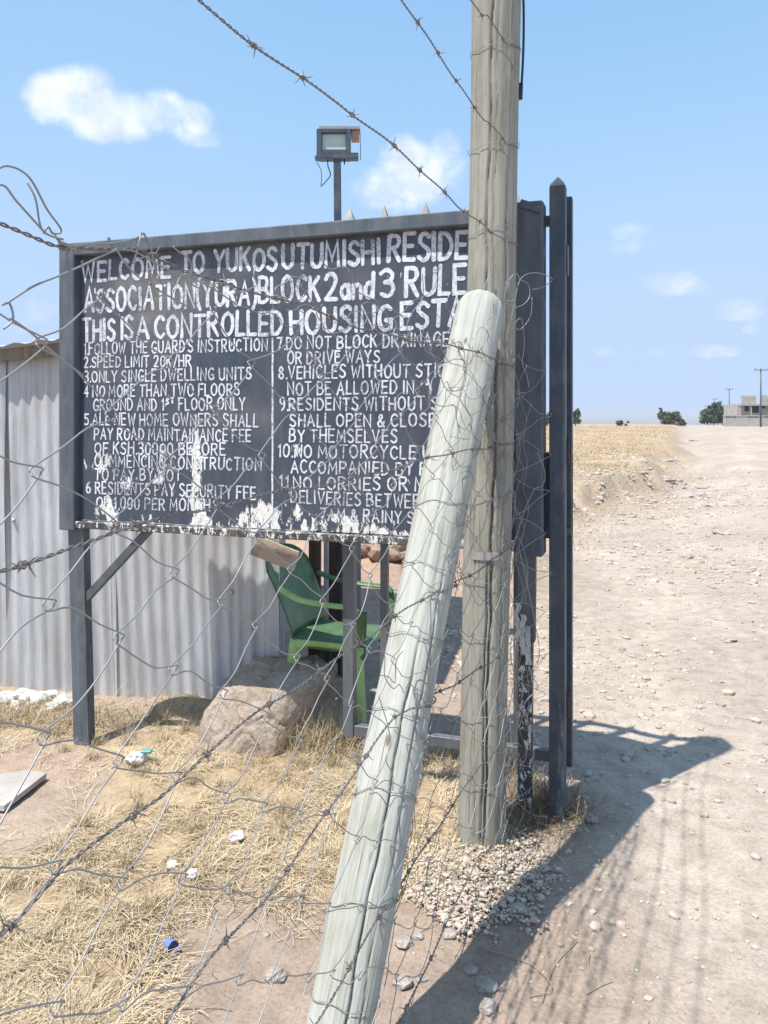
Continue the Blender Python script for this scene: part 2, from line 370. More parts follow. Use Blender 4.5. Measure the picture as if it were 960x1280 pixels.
m_concrete = mat('bare_concrete', rough=.9, spec=.2); n = NT(m_concrete); a = n.noise(n.coord(), 1.5, 7, .65); b = n.noise(n.coord(), 30, 5, .7)
n.color(n.mix(.5, n.ramp(a, [(.3, (.34, .31, .28)), (.7, (.50, .47, .44))]), n.ramp(b, [(.3, (.75,) * 3), (.7, (1.1,) * 3)]), 'MULTIPLY')); n.bump(b, .003, .5)
m_redrock = mat('red_rock', (.34, .235, .18), .95)
m_inner_shade = mat('painted_inner_shade', (.03, .03, .035), .9)  # flat dark colour standing in for shade inside openings
m_white = mat('white_plastic', (.78, .78, .76), .5); n = NT(m_white); a = n.noise(n.coord(), 25, 5); n.color(n.ramp(a, [(.3, (.44, .43, .40)), (.6, (.66, .65, .63))]))
m_blue = mat('blue_plastic', (.16, .22, .62), .4)
m_teal = mat('teal_print', (.10, .30, .30), .5)
m_card = mat('dirty_board', (.46, .38, .31), .9); n = NT(m_card); a = n.noise(n.coord(), 12, 7, .7); n.color(n.ramp(a, [(.3, (.28, .2, .15)), (.55, (.5, .42, .35))]))
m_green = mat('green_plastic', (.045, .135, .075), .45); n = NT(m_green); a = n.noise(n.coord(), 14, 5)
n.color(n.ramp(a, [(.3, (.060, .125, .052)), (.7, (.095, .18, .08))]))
m_green_lit = mat('painted_sunlit_green', (.30, .50, .15), .5); n = NT(m_green_lit); a = n.noise(n.coord(), 18, 5)  # sunlit copy of the green plastic, light put into the colour
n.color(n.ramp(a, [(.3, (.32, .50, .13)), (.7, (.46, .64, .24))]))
m_lamp = paint('lamp_housing', (.05, .07, .10), .0, .45)
m_glass = mat('lamp_glass', (.52, .58, .52), .12); m_glass.node_tree.nodes['Principled BSDF'].inputs['Coat Weight'].default_value = .6
m_black = mat('black_cable', (.02, .02, .022), .5)
m_pink = mat('brown_flap', (.45, .27, .20), .7)

# ------------------------------------------------------------------ terrain
def axis(lo, hi, d0, near_lo, near_hi, g):
    a = list(np.arange(near_lo, near_hi, d0)); s = d0; x = a[-1]
    while x < hi: s *= g; x += s; a.append(x)
    s = d0; x = near_lo; b = []
    while x > lo: s *= g; x -= s; b.append(x)
    return np.array(b[::-1] + a)
ax_ = axis(-9000, 9000, .028, -2.6, 2.6, 1.032); ay_ = axis(-4000, 11000, .028, 1.6, 5.6, 1.017)
XX, YY = np.meshgrid(ax_, ay_); ZZ = gh(XX, YY); nx, ny = len(ax_), len(ay_)
idx = np.arange(nx * ny).reshape(ny, nx)
F = np.stack([idx[:-1, :-1].ravel(), idx[:-1, 1:].ravel(), idx[1:, 1:].ravel(), idx[1:, :-1].ravel()], 1)
STRAW = [(-700, 868), (0, 880), (70, 905), (120, 925), (240, 895), (300, 925), (440, 925), (570, 940), (650, 955), (700, 985), (712, 1035), (660, 1045),
         (620, 1030), (560, 1075), (500, 1100), (430, 1120), (330, 1080), (265, 1110), (190, 1185), (160, 1290), (100, 1700), (-1400, 1700)]
BARE = [(-300, 935), (60, 925), (135, 955), (105, 1030), (30, 1085), (-300, 1100)]
def straw_amount(x, y, soft=0.0):
    if soft: x = x + rng.normal(0, soft, np.shape(x)); y = y + rng.normal(0, soft * 1.5, np.shape(y))
    w = (fbm(x, y, 3.2, 4, 61) - .5); px, py = ground_px(x, y); sc = 40
    a = inpoly(px + w * 90, py + (fbm(x, y, 3.7, 4, 64) - .5) * 110, STRAW) & (y > .3)
    b = inpoly(px + w * 60, py + w * 60, BARE)
    return np.where(a & ~b, 1.0, 0.0)
def field_amount(x, y):
    wob = (fbm(x, y, .4, 4, 21) - .5) * 3.2
    f = (1 - smooth(-1.4, .2, x - edge_x(y) + wob * smooth(6, 20, y))) * smooth(9.5, 14, y + wob)
    patchy = smooth(.40, .58, fbm(x, y, .5, 4, 15)); return f * np.clip(patchy + smooth(16, 28, y), 0, 1)
sa = np.zeros_like(XX); nearm = (YY > 1) & (YY < 8) & (np.abs(XX) < 6); jr = np.random.default_rng(3)
for _ in range(7): sa[nearm] += straw_amount(XX[nearm] + jr.normal(0, .07), YY[nearm] + jr.normal(0, .09)) / 7
fa = field_amount(XX, YY)
dirt = np.array([.360, .285, .232]); road = np.array([.425, .368, .315]); straw = np.array([.46, .36, .22]); field = np.array([.47, .37, .245]); plain = np.array([.24, .20, .155])
rd = smooth(-.2, .5, XX - np.where(YY < 6, .35 + .08 * YY, edge_x(YY))) * (1 - .0 * YY)
dirt = dirt * 1.0; col = dirt + (road - dirt) * (rd * .9)[..., None]
pale = smooth(.45, .65, fbm(XX, YY, .8, 4, 90))[..., None]; col = col * (1 + .10 * pale)
along = (fbm((XX - edge_x(YY)) * 2.2, YY * .22, 1, 4, 101) - .5)[..., None]; col = col * (1 + .30 * along * (rd[..., None] > .3) * smooth(2.5, 6, YY)[..., None])
xcc = np.interp(YY, [-10, 2, 6, 12, 20, 60, 400], [.8, 1.5, 2.7, 5.4, 10, 27, 180]); col = col * (1 + .09 * (np.exp(-((np.abs(XX - xcc) - .72) / .17) ** 2) * smooth(1, 3, YY) * (1 - smooth(100, 160, YY)))[..., None])
md = np.exp(-(((XX + .1) / 1.3) ** 2 + ((YY - 8.6) / 1.6) ** 2))[..., None]; 
col = col + (np.array([.38, .275, .205]) - col) * np.clip(md * 1.3, 0, 1); brownf = (smooth(7.5, 12, YY + 3 * (fbm(XX, YY, .6, 4, 19) - .5)) * (1 - smooth(-.8, 1.2, XX - edge_x(YY) + (fbm(XX, YY, .5, 4, 18) - .5) * 3)))[..., None]; col = col + (np.array([.40, .315, .23]) - col) * brownf * .9
col = col + (straw - col) * (sa * .75)[..., None]; col = col + (field - col) * (fa * .9)[..., None]
farp = smooth(175, 330, YY)[..., None]; mott = smooth(.42, .62, fbm(XX, YY, .012, 5, 51))[..., None]
plc = plain * (1 - .5 * mott) + np.array([.05, .05, .03]) * mott * .5; col = col + (plc - col) * farp
me = np_mesh('ground', np.stack([XX, YY, ZZ], -1).reshape(-1, 3), F, True); col_attr(me, col.reshape(-1, 3))
ground = link('ground', me, m_ground); tag(ground, kind='structure')

# ------------------------------------------------------------------ sign board
A0 = Vector((-1.51, 3.92, 0)); BD = Vector((2.98, -1, 0)).normalized(); BN = Vector((-1, -2.98, 0)).normalized(); UPV = Vector((0, 0, 1))
def on_board(px, py, off=0.0):          # where the line of sight through (px, py) meets the front of the board
    dv = Vector(((px - 480) / 1000, 1, (522 - py) / 1000)); o = A0 + BN * off; t = (o.x * BN.x + o.y * BN.y) / (dv.x * BN.x + dv.y * BN.y)
    p = dv * t; p.z += EYE; return p
def bu(p): return (p - A0).dot(BD)
U0 = bu(on_board(81, 500)); U1 = bu(on_board(681, 500))
pL0 = on_board(104, 312); pL1 = on_board(104, 655)
ZT = 2.416; ZB = 1.082
sign = thing('sign_board', A0 + BD * 1.1, 'large blue-black board of painted white estate rules on two metal legs', 'sign')
ui0 = bu(on_board(100, 500)); ui1 = U1 - .10
def bp(u, z, off=0.0): return A0 + BD * u + BN * off + Vector((0, 0, z))
def bdent(u, z): return (fbm(u, z, 2.2, 3, 8) - .5) * .012
# panel with a map of flaking, dust and painted glare
nu, nv = 200, 120; us = np.linspace(ui0 - .01, ui1 + .01, nu); zs_ = np.linspace(ZB + .02, ZT - .02, nv); UU, ZG = np.meshgrid(us, zs_)
V = np.stack([A0.x + BD.x * UU, A0.y + BD.y * UU, ZG], -1).reshape(-1, 3)
dent = bdent(UU, ZG); V[:, 0] += (BN.x * dent).ravel(); V[:, 1] += (BN.y * dent).ravel()
idx = np.arange(nu * nv).reshape(nv, nu); F = np.stack([idx[:-1, :-1].ravel(), idx[:-1, 1:].ravel(), idx[1:, 1:].ravel(), idx[1:, :-1].ravel()], 1)
peel = np.zeros_like(UU); dust_glare_map = np.zeros_like(UU)
def blob(px, py, ru, rz, k, arr):
    p = on_board(px, py); arr += k * np.exp(-(((UU - bu(p)) / ru) ** 2 + ((ZG - p.z) / rz) ** 2))
for (px, py, ru, rz, k) in [(132, 578, .05, .07, .42), (155, 598, .07, .06, .40), (137, 635, .06, .06, .42), (203, 590, .06, .11, .44), (205, 565, .03, .05, .2), (245, 560, .025, .16, .42),
                            (247, 625, .05, .09, .42), (248, 655, .07, .05, .42), (190, 655, .10, .04, .42), (300, 655, .10, .045, .45), (345, 650, .12, .055, .46),
                            (400, 655, .14, .06, .46), (440, 662, .16, .045, .44), (285, 605, .12, .05, .12), (330, 640, .1, .05, .35), (480, 668, .2, .02, .42), (150, 655, .10, .015, .38), (365, 640, .05, .04, .35)]:
    blob(px, py, ru, rz, k, peel)
for (px, py, ru, rz, k) in [(200, 370, .25, .15, .75), (150, 400, .2, .15, .5), (320, 320, .15, .06, .7), (130, 470, .2, .1, .35), (300, 520, .3, .08, .25), (420, 360, .3, .1, .2)]:
    blob(px, py, ru, rz, k, dust_glare_map)  # pale patches paint the glare on the board, mixed with dust
me = np_mesh('board_panel', V - np.array(sign.location), F, True); col_attr(me, np.stack([np.clip(peel.ravel() * 1.22, 0, .42) * .88, np.clip(dust_glare_map.ravel(), 0, 1), peel.ravel() * 0], 1))
link('board_panel', me, m_board, sign)
b = MB(); b.box(bp((ui0 + ui1) / 2, (ZT + ZB) / 2, -.022), (ui1 - ui0, .02, ZT - ZB - .04), (BD, BN, UPV)); b.build('back_sheet', m_frame, sign)
AX = (BD, BN, UPV)
b = MB(); b.box(bp((U0 + U1) / 2, ZT + .0, .012), (U1 - U0, .06, .062), AX, .005); b.build('top_rail', m_frame, sign)
b = MB(); b.box(bp((U0 + U1) / 2, ZB - .002, .008), (U1 - U0 - .004, .052, .034), AX, .004); b.build('bottom_rail', m_peel, sign)
w = ui0 - U0
b = MB(); b.box(bp(U0 + w / 2, (ZT + ZB) / 2 - .004, .012), (w, .064, ZT - ZB + .05), AX, .005); b.build('frame_stile', m_frame, sign)
b = MB(); b.box(bp(U1 - .055, (ZT + ZB) / 2 + .005, -.0), (.11, .10, ZT - ZB + .075), AX, .008)
b.box(bp(U1 - .05, ZT + .02, .054), (.085, .012, .03), (BD * .93 - UPV * .37, BN, UPV * .93 + BD * .37)); b.build('frame_stile', m_frame, sign)
# legs
gl = G(98, 932)
b = MB(); lu = bu(on_board(92, 800)); a_ = A0 + BD * (lu + .010); zt = ZB - .012
def leg_pt(u, off, z, lean=.035): return bp(u + lean * (1 - z / 1.1), z, off)
b.bar(leg_pt(lu, .01, -.06), leg_pt(lu, .01, zt), .048, .006, BD); b.build('leg', m_frame, sign)
b = MB(); b.bar(leg_pt(lu + .043, -.012, -.06), leg_pt(lu + .043, -.012, zt), .042, .05, BD); b.build('leg', m_post, sign)
b = MB(); b.bar(bp(U1 - .07, ZB - .02, .0), bp(U1 - .073, .70, .0), .070, .055, BD, .004); b.build('leg_sleeve', m_frame, sign)
b = MB(); b.bar(bp(U1 - .075, .72, -.004), bp(U1 - .08, -.08, -.004), .056, .045, BD, .003); b.build('leg', m_peel, sign)
# torn white plastic caught on the leg
b = MB()
for k in range(3):
    r_ = random.Random(k + 2); u_ = U1 - .115 + .022 * k; z_ = .86 - .045 * k; V_ = []
    for j in range(15):
        for i in range(4):
            V_.append(bp(u_ + .007 * i + .014 * mnoise.noise(Vector((j * .35, k * 5.0, 0))), z_ - .011 * j, .034 + .014 * mnoise.noise(Vector((i * .9, j * .5, k * 3.0))) + .004))
    b.add(V_, [(j * 4 + i, j * 4 + i + 1, j * 4 + i + 5, j * 4 + i + 4) for j in range(14) for i in range(3)], True)
b.build('torn_plastic_strip', m_white, sign)
pa_, pb_ = on_board(187, 660), on_board(103, 752)
b = MB(); b.bar(Vector(pa_) + BN * .0, Vector(pb_), .034, .010, BD.cross(Vector((0, 0, 1))) * 0 + (BD * .6 + UPV * .8), 0); 
b.bar(Vector(pa_) - BN * .022 + BD * .012, Vector(pb_) - BN * .022 + BD * .012, .010, .034, (BD * .6 + UPV * .8), 0); b.build('diagonal_strut', m_post, sign)

# --- hand-painted brush lettering
def arcs(*p): return ('c', p)
def ln(*p): return ('l', p)
GL = {
 'A': (4, [ln((0, 0), (2, 6), (4, 0)), ln((.9, 2.1), (3.2, 2.1))]), 'B': (3.6, [ln((0, 0), (0, 6)), arcs((0, 6), (2.5, 5.8), (3.1, 4.6), (2.4, 3.4), (0, 3.1)), arcs((0, 3.1), (2.7, 2.9), (3.6, 1.5), (2.6, .2), (0, 0))]),
 'C': (3.5, [arcs((3.4, 5.1), (2.1, 6), (.6, 5), (0, 3), (.6, 1), (2.1, 0), (3.4, .9))]), 'D': (3.7, [ln((0, 0), (0, 6)), arcs((0, 6), (2.3, 5.6), (3.7, 3), (2.3, .4), (0, 0))]),
 'E': (3.1, [ln((3.1, 6), (0, 6), (0, 0), (3.1, 0)), ln((0, 3.1), (2.6, 3.1))]), 'F': (3, [ln((3, 6), (0, 6), (0, 0)), ln((0, 3.2), (2.5, 3.2))]),
 'G': (3.7, [arcs((3.5, 5.1), (2.1, 6), (.6, 5), (0, 3), (.6, 1), (2.1, 0), (3.5, .8)), ln((3.6, .4), (3.6, 2.5), (2.1, 2.5))]), 'H': (3.6, [ln((0, 0), (0, 6)), ln((3.6, 0), (3.6, 6)), ln((0, 3.1), (3.6, 3.1))]),
 'I': (.4, [ln((.2, 0), (.2, 6))]), 'J': (2.6, [arcs((2.6, 6), (2.6, 3), (2.4, .8), (1.2, 0), (0, .9))]), 'K': (3.4, [ln((0, 0), (0, 6)), ln((3.3, 6), (0, 2.6)), ln((1.2, 3.6), (3.4, 0))]),
 'L': (2.8, [ln((0, 6), (0, 0), (2.8, 0))]), 'M': (4.6, [ln((0, 0), (.4, 6), (2.3, 1.8), (4.2, 6), (4.6, 0))]), 'N': (3.7, [ln((0, 0), (0, 6), (3.7, 0), (3.7, 6))]),
 'O': (4, [arcs((2, 6), (.5, 5), (0, 3), (.5, 1), (2, 0), (3.5, 1), (4, 3), (3.5, 5), (2, 6))]), 'P': (3.4, [ln((0, 0), (0, 6)), arcs((0, 6), (2.6, 5.8), (3.4, 4.5), (2.5, 3), (0, 2.7))]),
 'R': (3.6, [ln((0, 0), (0, 6)), arcs((0, 6), (2.6, 5.8), (3.3, 4.6), (2.5, 3.3), (0, 3)), ln((1.4, 3), (3.6, 0))]), 'S': (3.3, [arcs((3.2, 5.2), (2, 6), (.6, 5.5), (.3, 4.2), (1.6, 3.2), (3, 2.3), (3.1, .9), (1.7, 0), (0, .8))]),
 'T': (3.8, [ln((0, 6), (3.8, 6)), ln((1.9, 6), (1.9, 0))]), 'U': (3.6, [arcs((0, 6), (0, 3), (.3, .9), (1.8, 0), (3.3, .9), (3.6, 3), (3.6, 6))]), 'V': (3.8, [ln((0, 6), (1.9, 0), (3.8, 6))]),
 'W': (5, [ln((0, 6), (1.2, 0), (2.5, 4.6), (3.8, 0), (5, 6))]), 'Y': (3.7, [ln((0, 6), (1.85, 3), (3.7, 6)), ln((1.85, 3), (1.85, 0))]),
 '0': (3.2, [arcs((1.6, 6), (.3, 5), (0, 3), (.3, 1), (1.6, 0), (2.9, 1), (3.2, 3), (2.9, 5), (1.6, 6))]), '1': (1.2, [ln((0, 4.8), (1, 6), (1, 0))]), '2': (3.2, [arcs((0, 4.8), (.7, 5.8), (2.2, 5.9), (3, 4.6), (2.2, 2.6), (.1, .1)), ln((0, 0), (3.2, 0))]),
 '3': (3, [arcs((0, 5.3), (1.4, 6), (2.8, 5), (2.4, 3.6), (1, 3.2)), arcs((1, 3.2), (2.6, 2.8), (3, 1.4), (1.8, 0), (0, .6))]), '4': (3.2, [ln((2.4, 0), (2.4, 6), (0, 2), (3.2, 2))]), '5': (3, [ln((2.9, 6), (.4, 6), (.3, 3.5)), arcs((.3, 3.5), (2, 3.7), (3, 2), (2, .2), (0, .5))]),
 '6': (3, [arcs((2.6, 6), (.8, 4.5), (0, 2), (1, 0), (2.6, .5), (3, 2), (2, 3.3), (.3, 2.4))]), '7': (3, [ln((0, 6), (3, 6), (1.1, 0))]), '8': (3, [arcs((1.5, 3.2), (.3, 4.4), (1.5, 6), (2.7, 4.6), (1.5, 3.2), (0, 1.6), (1.5, 0), (3, 1.5), (1.5, 3.2))]),
 '9': (3, [arcs((2.8, 4.2), (1.6, 3), (.2, 3.8), (.4, 5.6), (1.8, 6), (2.8, 4.4), (2.6, 1.6), (1.2, 0))]), '.': (.4, [ln((.2, .0), (.2, .35))]), ',': (.5, [ln((.4, .3), (.1, -.8))]), "'": (.3, [ln((.2, 6.2), (.1, 5))]),
 '(': (1.2, [arcs((1.2, 7), (.2, 5), (0, 3), (.3, .6), (1.3, -1))]), ')': (1.2, [arcs((0, 7), (1, 5), (1.2, 3), (.9, .6), (0, -1))]), '/': (2.2, [ln((0, -.5), (2.2, 6.5))]),
 '&': (3.6, [arcs((3.6, 0), (1, 3.8), (.8, 5.3), (1.7, 6), (2.4, 5), (1.6, 3.6), (.1, 1.8), (1, 0), (2.6, .6), (3.6, 2.6))]),
 'a': (2.8, [arcs((2.6, 3.4), (1.4, 4), (.2, 3), (.1, 1.2), (1.2, 0), (2.3, .8), (2.6, 2)), ln((2.7, 4), (2.8, 0))]), 'n': (2.8, [ln((0, 4), (0, 0)), arcs((0, 2.8), (1.2, 4), (2.5, 3.4), (2.8, 1.8), (2.8, 0))]),
 'd': (2.8, [arcs((2.7, 3.2), (1.4, 4), (.2, 3), (.1, 1.2), (1.2, 0), (2.3, .6), (2.7, 1.8)), ln((2.8, 6.6), (2.8, 0))]),
 's': (2, [arcs((1.9, 5.7), (1, 6), (.3, 5.2), (1.5, 4.4), (1.6, 3.4), (.1, 3.5))]), 't': (2, [ln((0, 6), (2, 6)), ln((1, 6), (1, 3.4))]),
}
def strip(mb, pts, wd, lay, off):       # one brush stroke on the board, rounded at both ends
    q = [Vector(p) for p in pts]; Lv = []; Rv = []
    for i in range(len(q)):
        d1 = (q[i] - q[i - 1]).normalized() if i else None; d2 = (q[i + 1] - q[i]).normalized() if i < len(q) - 1 else None
        d = d1 if d2 is None else d2 if d1 is None else (d1 + d2)
        if d.length < .3: d = Vector((-d1.y, d1.x))
        d = d.normalized(); nn = Vector((-d.y, d.x)); base = d1 or d2; k = 1 / max(.55, abs(nn.dot(Vector((-base.y, base.x)))))
        w_ = wd * .5 * (1 + .16 * random.uniform(-1, 1)); Lv.append(q[i] + nn * w_ * k); Rv.append(q[i] - nn * w_ * k)
    poly = []
    m = len(q); vs = Lv + Rv; fs = [(i, m + i, m + i + 1, i + 1) for i in range(m - 1)]
    def capf(c, d, a, b_, ia, ib):
        base = len(vs); ids = [ib]
        r = (a - c).length; an = math.atan2((a - c).y, (a - c).x)
        for k in range(1, 4):
            t = an - math.pi * k / 4 * (1 if (Vector((math.cos(an - math.pi / 2), math.sin(an - math.pi / 2)))).dot(d) > 0 else -1)
            vs.append(c + Vector((math.cos(t), math.sin(t))) * r)
        fs.append(tuple([ia] + [base, base + 1, base + 2] + [ib]))
    capf(q[0], (q[0] - q[1]), Lv[0], Rv[0], 0, m); capf(q[-1], (q[-1] - q[-2]), Lv[-1], Rv[-1], m - 1, 2 * m - 1)
    dd = bdent(np.array([v.x for v in vs]), np.array([v.y for v in vs])); mb.add([bp(v.x, v.y, float(q_) + .0010 + lay * .00012) for v, q_ in zip(vs, dd)], fs)
GAP = 1.6
def text_line(txt, x0, x1, yb0, yb1, cap, wpx, rest=''):
    """lettering from photo x0 to x1 with baseline yb0..yb1 and capital height cap (at x0); rest goes on beyond x1"""
    full = txt + rest; adv = []; x = 0
    for i, ch in enumerate(full):
        adv.append(x); x += (2.3 if ch == ' ' else GL[ch][0] + (1.1 if ch in ".,'" else GAP))
        if i == len(txt) - 1: xe = x - GAP
    a = on_board(x0, yb0); bq = on_board(x1, yb1); ua, ub = bu(a), bu(bq); su = (ub - ua) / xe; sz = (on_board(x0, yb0 - cap).z - a.z) / 6
    wd = wpx / 1000 * 3.7; mb = MB(); lay = 0
    for i, ch in enumerate(full):
        if ch == ' ': continue
        jx = random.uniform(-.12, .12); jz = random.uniform(-.22, .22); ks = random.uniform(.94, 1.06); sl = random.uniform(-.03, .06)
        for kind, pts in GL[ch][1]:
            pts = [Vector((p[0] + sl * p[1], p[1] * ks)) for p in pts]
            if kind == 'c':
                pts = [Vector((p.x, p.y)) for p in spline([Vector((p.x, p.y, 0)) for p in pts], 4)]
            out = []
            for p in pts:
                uu = ua + (adv[i] + p.x + jx) * su; tt = (uu - ua) / (ub - ua)
                out.append(Vector((uu, a.z + (bq.z - a.z) * tt + (p.y + jz) * sz)))
            if len(out) > 4:
                d2 = [out[0]]
                for o_ in out[1:]:
                    if (o_ - d2[-1]).length > wd * .18: d2.append(o_)
                out = d2
            if len(out) < 2: continue
            strip(mb, out, wd, lay % 9, .0085); lay += 1
    return mb.build('lettering', m_letter, sign)
H = 6.4
for a in [("WELCOME", 103, 213, 351, 346, 24), ("TO", 227, 255, 341, 340, 25), ("YUKOS", 268, 346, 339, 337, 26), ("UTUMISHI", 354, 474, 336, 329, 29), ("RESIDE", 486, 583, 326, 323, 32, "NTS"),
          ("ASSOCIATION", 106, 243, 390, 384, 28), ("(YURA)", 247, 320, 383, 380, 29), ("BLOCK", 324, 399, 378, 375, 30), ("2", 408, 421, 374, 374, 31), ("and", 427, 466, 373, 372, 27), ("3", 477, 492, 371, 370, 31), ("RULE", 508, 581, 369, 365, 34, "S"),
          ("THIS", 104, 143, 426, 425, 26), ("IS", 152, 166, 424, 424, 27), ("A", 172, 186, 424, 423, 27), ("CONTROLLED", 195, 353, 422, 417, 27), ("HOUSING", 364, 489, 417, 412, 29), ("EST", 503, 556, 411, 408, 32, "ATE")]:
    text_line(a[0], a[1], a[2], a[3], a[4], a[5], 4.5 + (a[1] > 340) * .4, a[6] if len(a) > 6 else '')
sm = 2.15; GAP = 1.85
for a in [("1.FOLLOW THE GUARD'S INSTRUCTION", 105, 334, 443, 438, 14), ("2.SPEED LIMIT 20K/HR", 105, 239, 459, 458, 13), ("3.ONLY SINGLE DWELLING UNITS", 105, 314, 478, 474, 14), ("4 NO MORE THAN TWO FLOORS", 105, 299, 496, 494, 14),
          ("GROUND AND 1st FLOOR ONLY", 117, 306, 513, 512, 14), ("5.ALL NEW HOME OWNERS SHALL", 106, 322, 531, 533, 14), ("PAY ROAD MAINTAINANCE FEE", 118, 313, 549, 552, 14), ("OF KSH.30000 BEFORE", 119, 281, 567, 569, 14),
          ("COMMENCING CONSTRUCTION", 119, 326, 583, 588, 14), ("TO PAY BY NOT", 119, 226, 600, 601, 14), ("6 RESIDENTS PAY SECURITY FEE", 109, 319, 616, 624, 14), ("OF 1,000 PER MONTH", 121, 262, 635, 639, 14),
          ("7.DO NOT BLOCK DRAINAGE", 347, 561, 437, 432, 15), ("OR DRIVE WAYS", 360, 474, 455, 453, 15), ("8.VEHICLES WITHOUT STIC", 349, 556, 473, 471, 15, "KER"), ("NOT BE ALLOWED IN", 360, 517, 494, 491, 15),
          ("9.RESIDENTS WITHOUT S", 350, 547, 513, 512, 15), ("SHALL OPEN & CLOSE", 363, 544, 533, 533, 15), ("BY THEMSELVES", 362, 496, 552, 553, 15), ("10.NO MOTORCYCLE U", 348, 538, 571, 574, 15), ("ACCOMPANIED BY R", 364, 534, 591, 594, 15),
          ("11.NO LORRIES OR M", 350, 531, 610, 614, 15), ("DELIVERIES BETWEE", 364, 524, 628, 635, 15, "N"), ("7AM & RAINY S", 401, 517, 650, 654, 14)]:
    text_line(a[0], a[1], a[2], a[3], a[4], a[5], sm, a[6] if len(a) > 6 else '')
b = MB(); p0, p1 = on_board(341, 423), on_board(340, 655)
strip(b, [Vector((bu(p0) + (bu(p1) - bu(p0)) * t + random.uniform(-.001, .001), p0.z + (p1.z - p0.z) * t)) for t in np.linspace(0, 1, 20)], .0085, 0, .0083); b.build('divider_line', m_letter, sign)

# ------------------------------------------------------------------ gate
GP = G(697, 1026); gx, gy = GP.x, GP.y
gpost = thing('gate_post', (gx, gy, GP.z), 'tall dark blue square post with pale pyramid tip right of the sign', 'post')
b = MB(); tz = EYE + (522 - 234) / 1000 * gy; b.bar((gx, gy, GP.z - .1), (gx + .002, gy, tz), .062, .062, BD, .003); b.build('shaft', m_gate, gpost)
def spike(c, w, h, ax):
    m_ = MB(); x, y = ax[0] * w / 2, ax[1] * w / 2; c = Vector(c)
    base = [c - x - y, c + x - y, c + x + y, c - x + y]; mid = [q + Vector((0, 0, .006)) for q in base]; top = c + Vector((0, 0, h))
    m_.add(base + mid + [top], [(3, 2, 1, 0), (0, 1, 5, 4), (1, 2, 6, 5), (2, 3, 7, 6), (3, 0, 4, 7), (4, 5, 8), (5, 6, 8), (6, 7, 8), (7, 4, 8)]); return m_
spike((gx + .002, gy, tz), .056, .042, AX).build('spike_tip', m_tip, gpost)
R0 = Vector((.752, 3.30, 0)); LD = -BD
leaf = thing('gate_leaf', (R0.x, R0.y, 0), 'open blue metal gate leaf with spiked bars standing behind the sign', 'gate')
def lp(s, z, o=0): return R0 + LD * s + BN * o + Vector((0, 0, z))
gzb = .20; gzt = 2.475
for i, s in enumerate((0.0, .2, .4, .6, .79, .955)):
    w_ = .05 if i in (0, 5) else .032
    b = MB(); b.bar(lp(s, gzb - (.0 if 0 < i < 5 else .03)), lp(s, gzt + (0 if i else .03)), w_, w_, BD, .002); b.build('stile' if i in (0, 5) else 'bar', m_gate2 if i else m_gate, leaf)
    if i: spike(lp(s, gzt), w_ * 1.05, .07, AX).build('spike_tip', m_tip, leaf)
for z, hh, nm, mm in ((gzt - .06, .04, 'top_rail', m_gate), (gzb, .045, 'bottom_rail', m_gate2), (1.12, .04, 'middle_rail', m_gate2)):
    b = MB(); b.box(lp(.4775, z, .0), (.905, .038, hh), AX, .002); b.build(nm, mm, leaf)
b = MB(); b.box(lp(.075, 1.29, .005), (.20, .05, .335), AX, .004); b.build('lock_box', m_gate, leaf)
b = MB(); b.box(lp(.075, 1.135, .034), (.2, .006, .03), AX); b.build('lock_plate', m_gate2, leaf)
for z in (1.46, .45):
    b = MB(); b.tube([(gx + .044, gy + .03, z - .05), (gx + .044, gy + .03, z + .05)], .012, 8); b.build('hinge', m_rust, leaf)
b = MB(); b.box((gx + .040, gy + .03, 2.23), (.02, .06, .12), AX, .002); b.build('hinge_strap', m_gate, leaf)

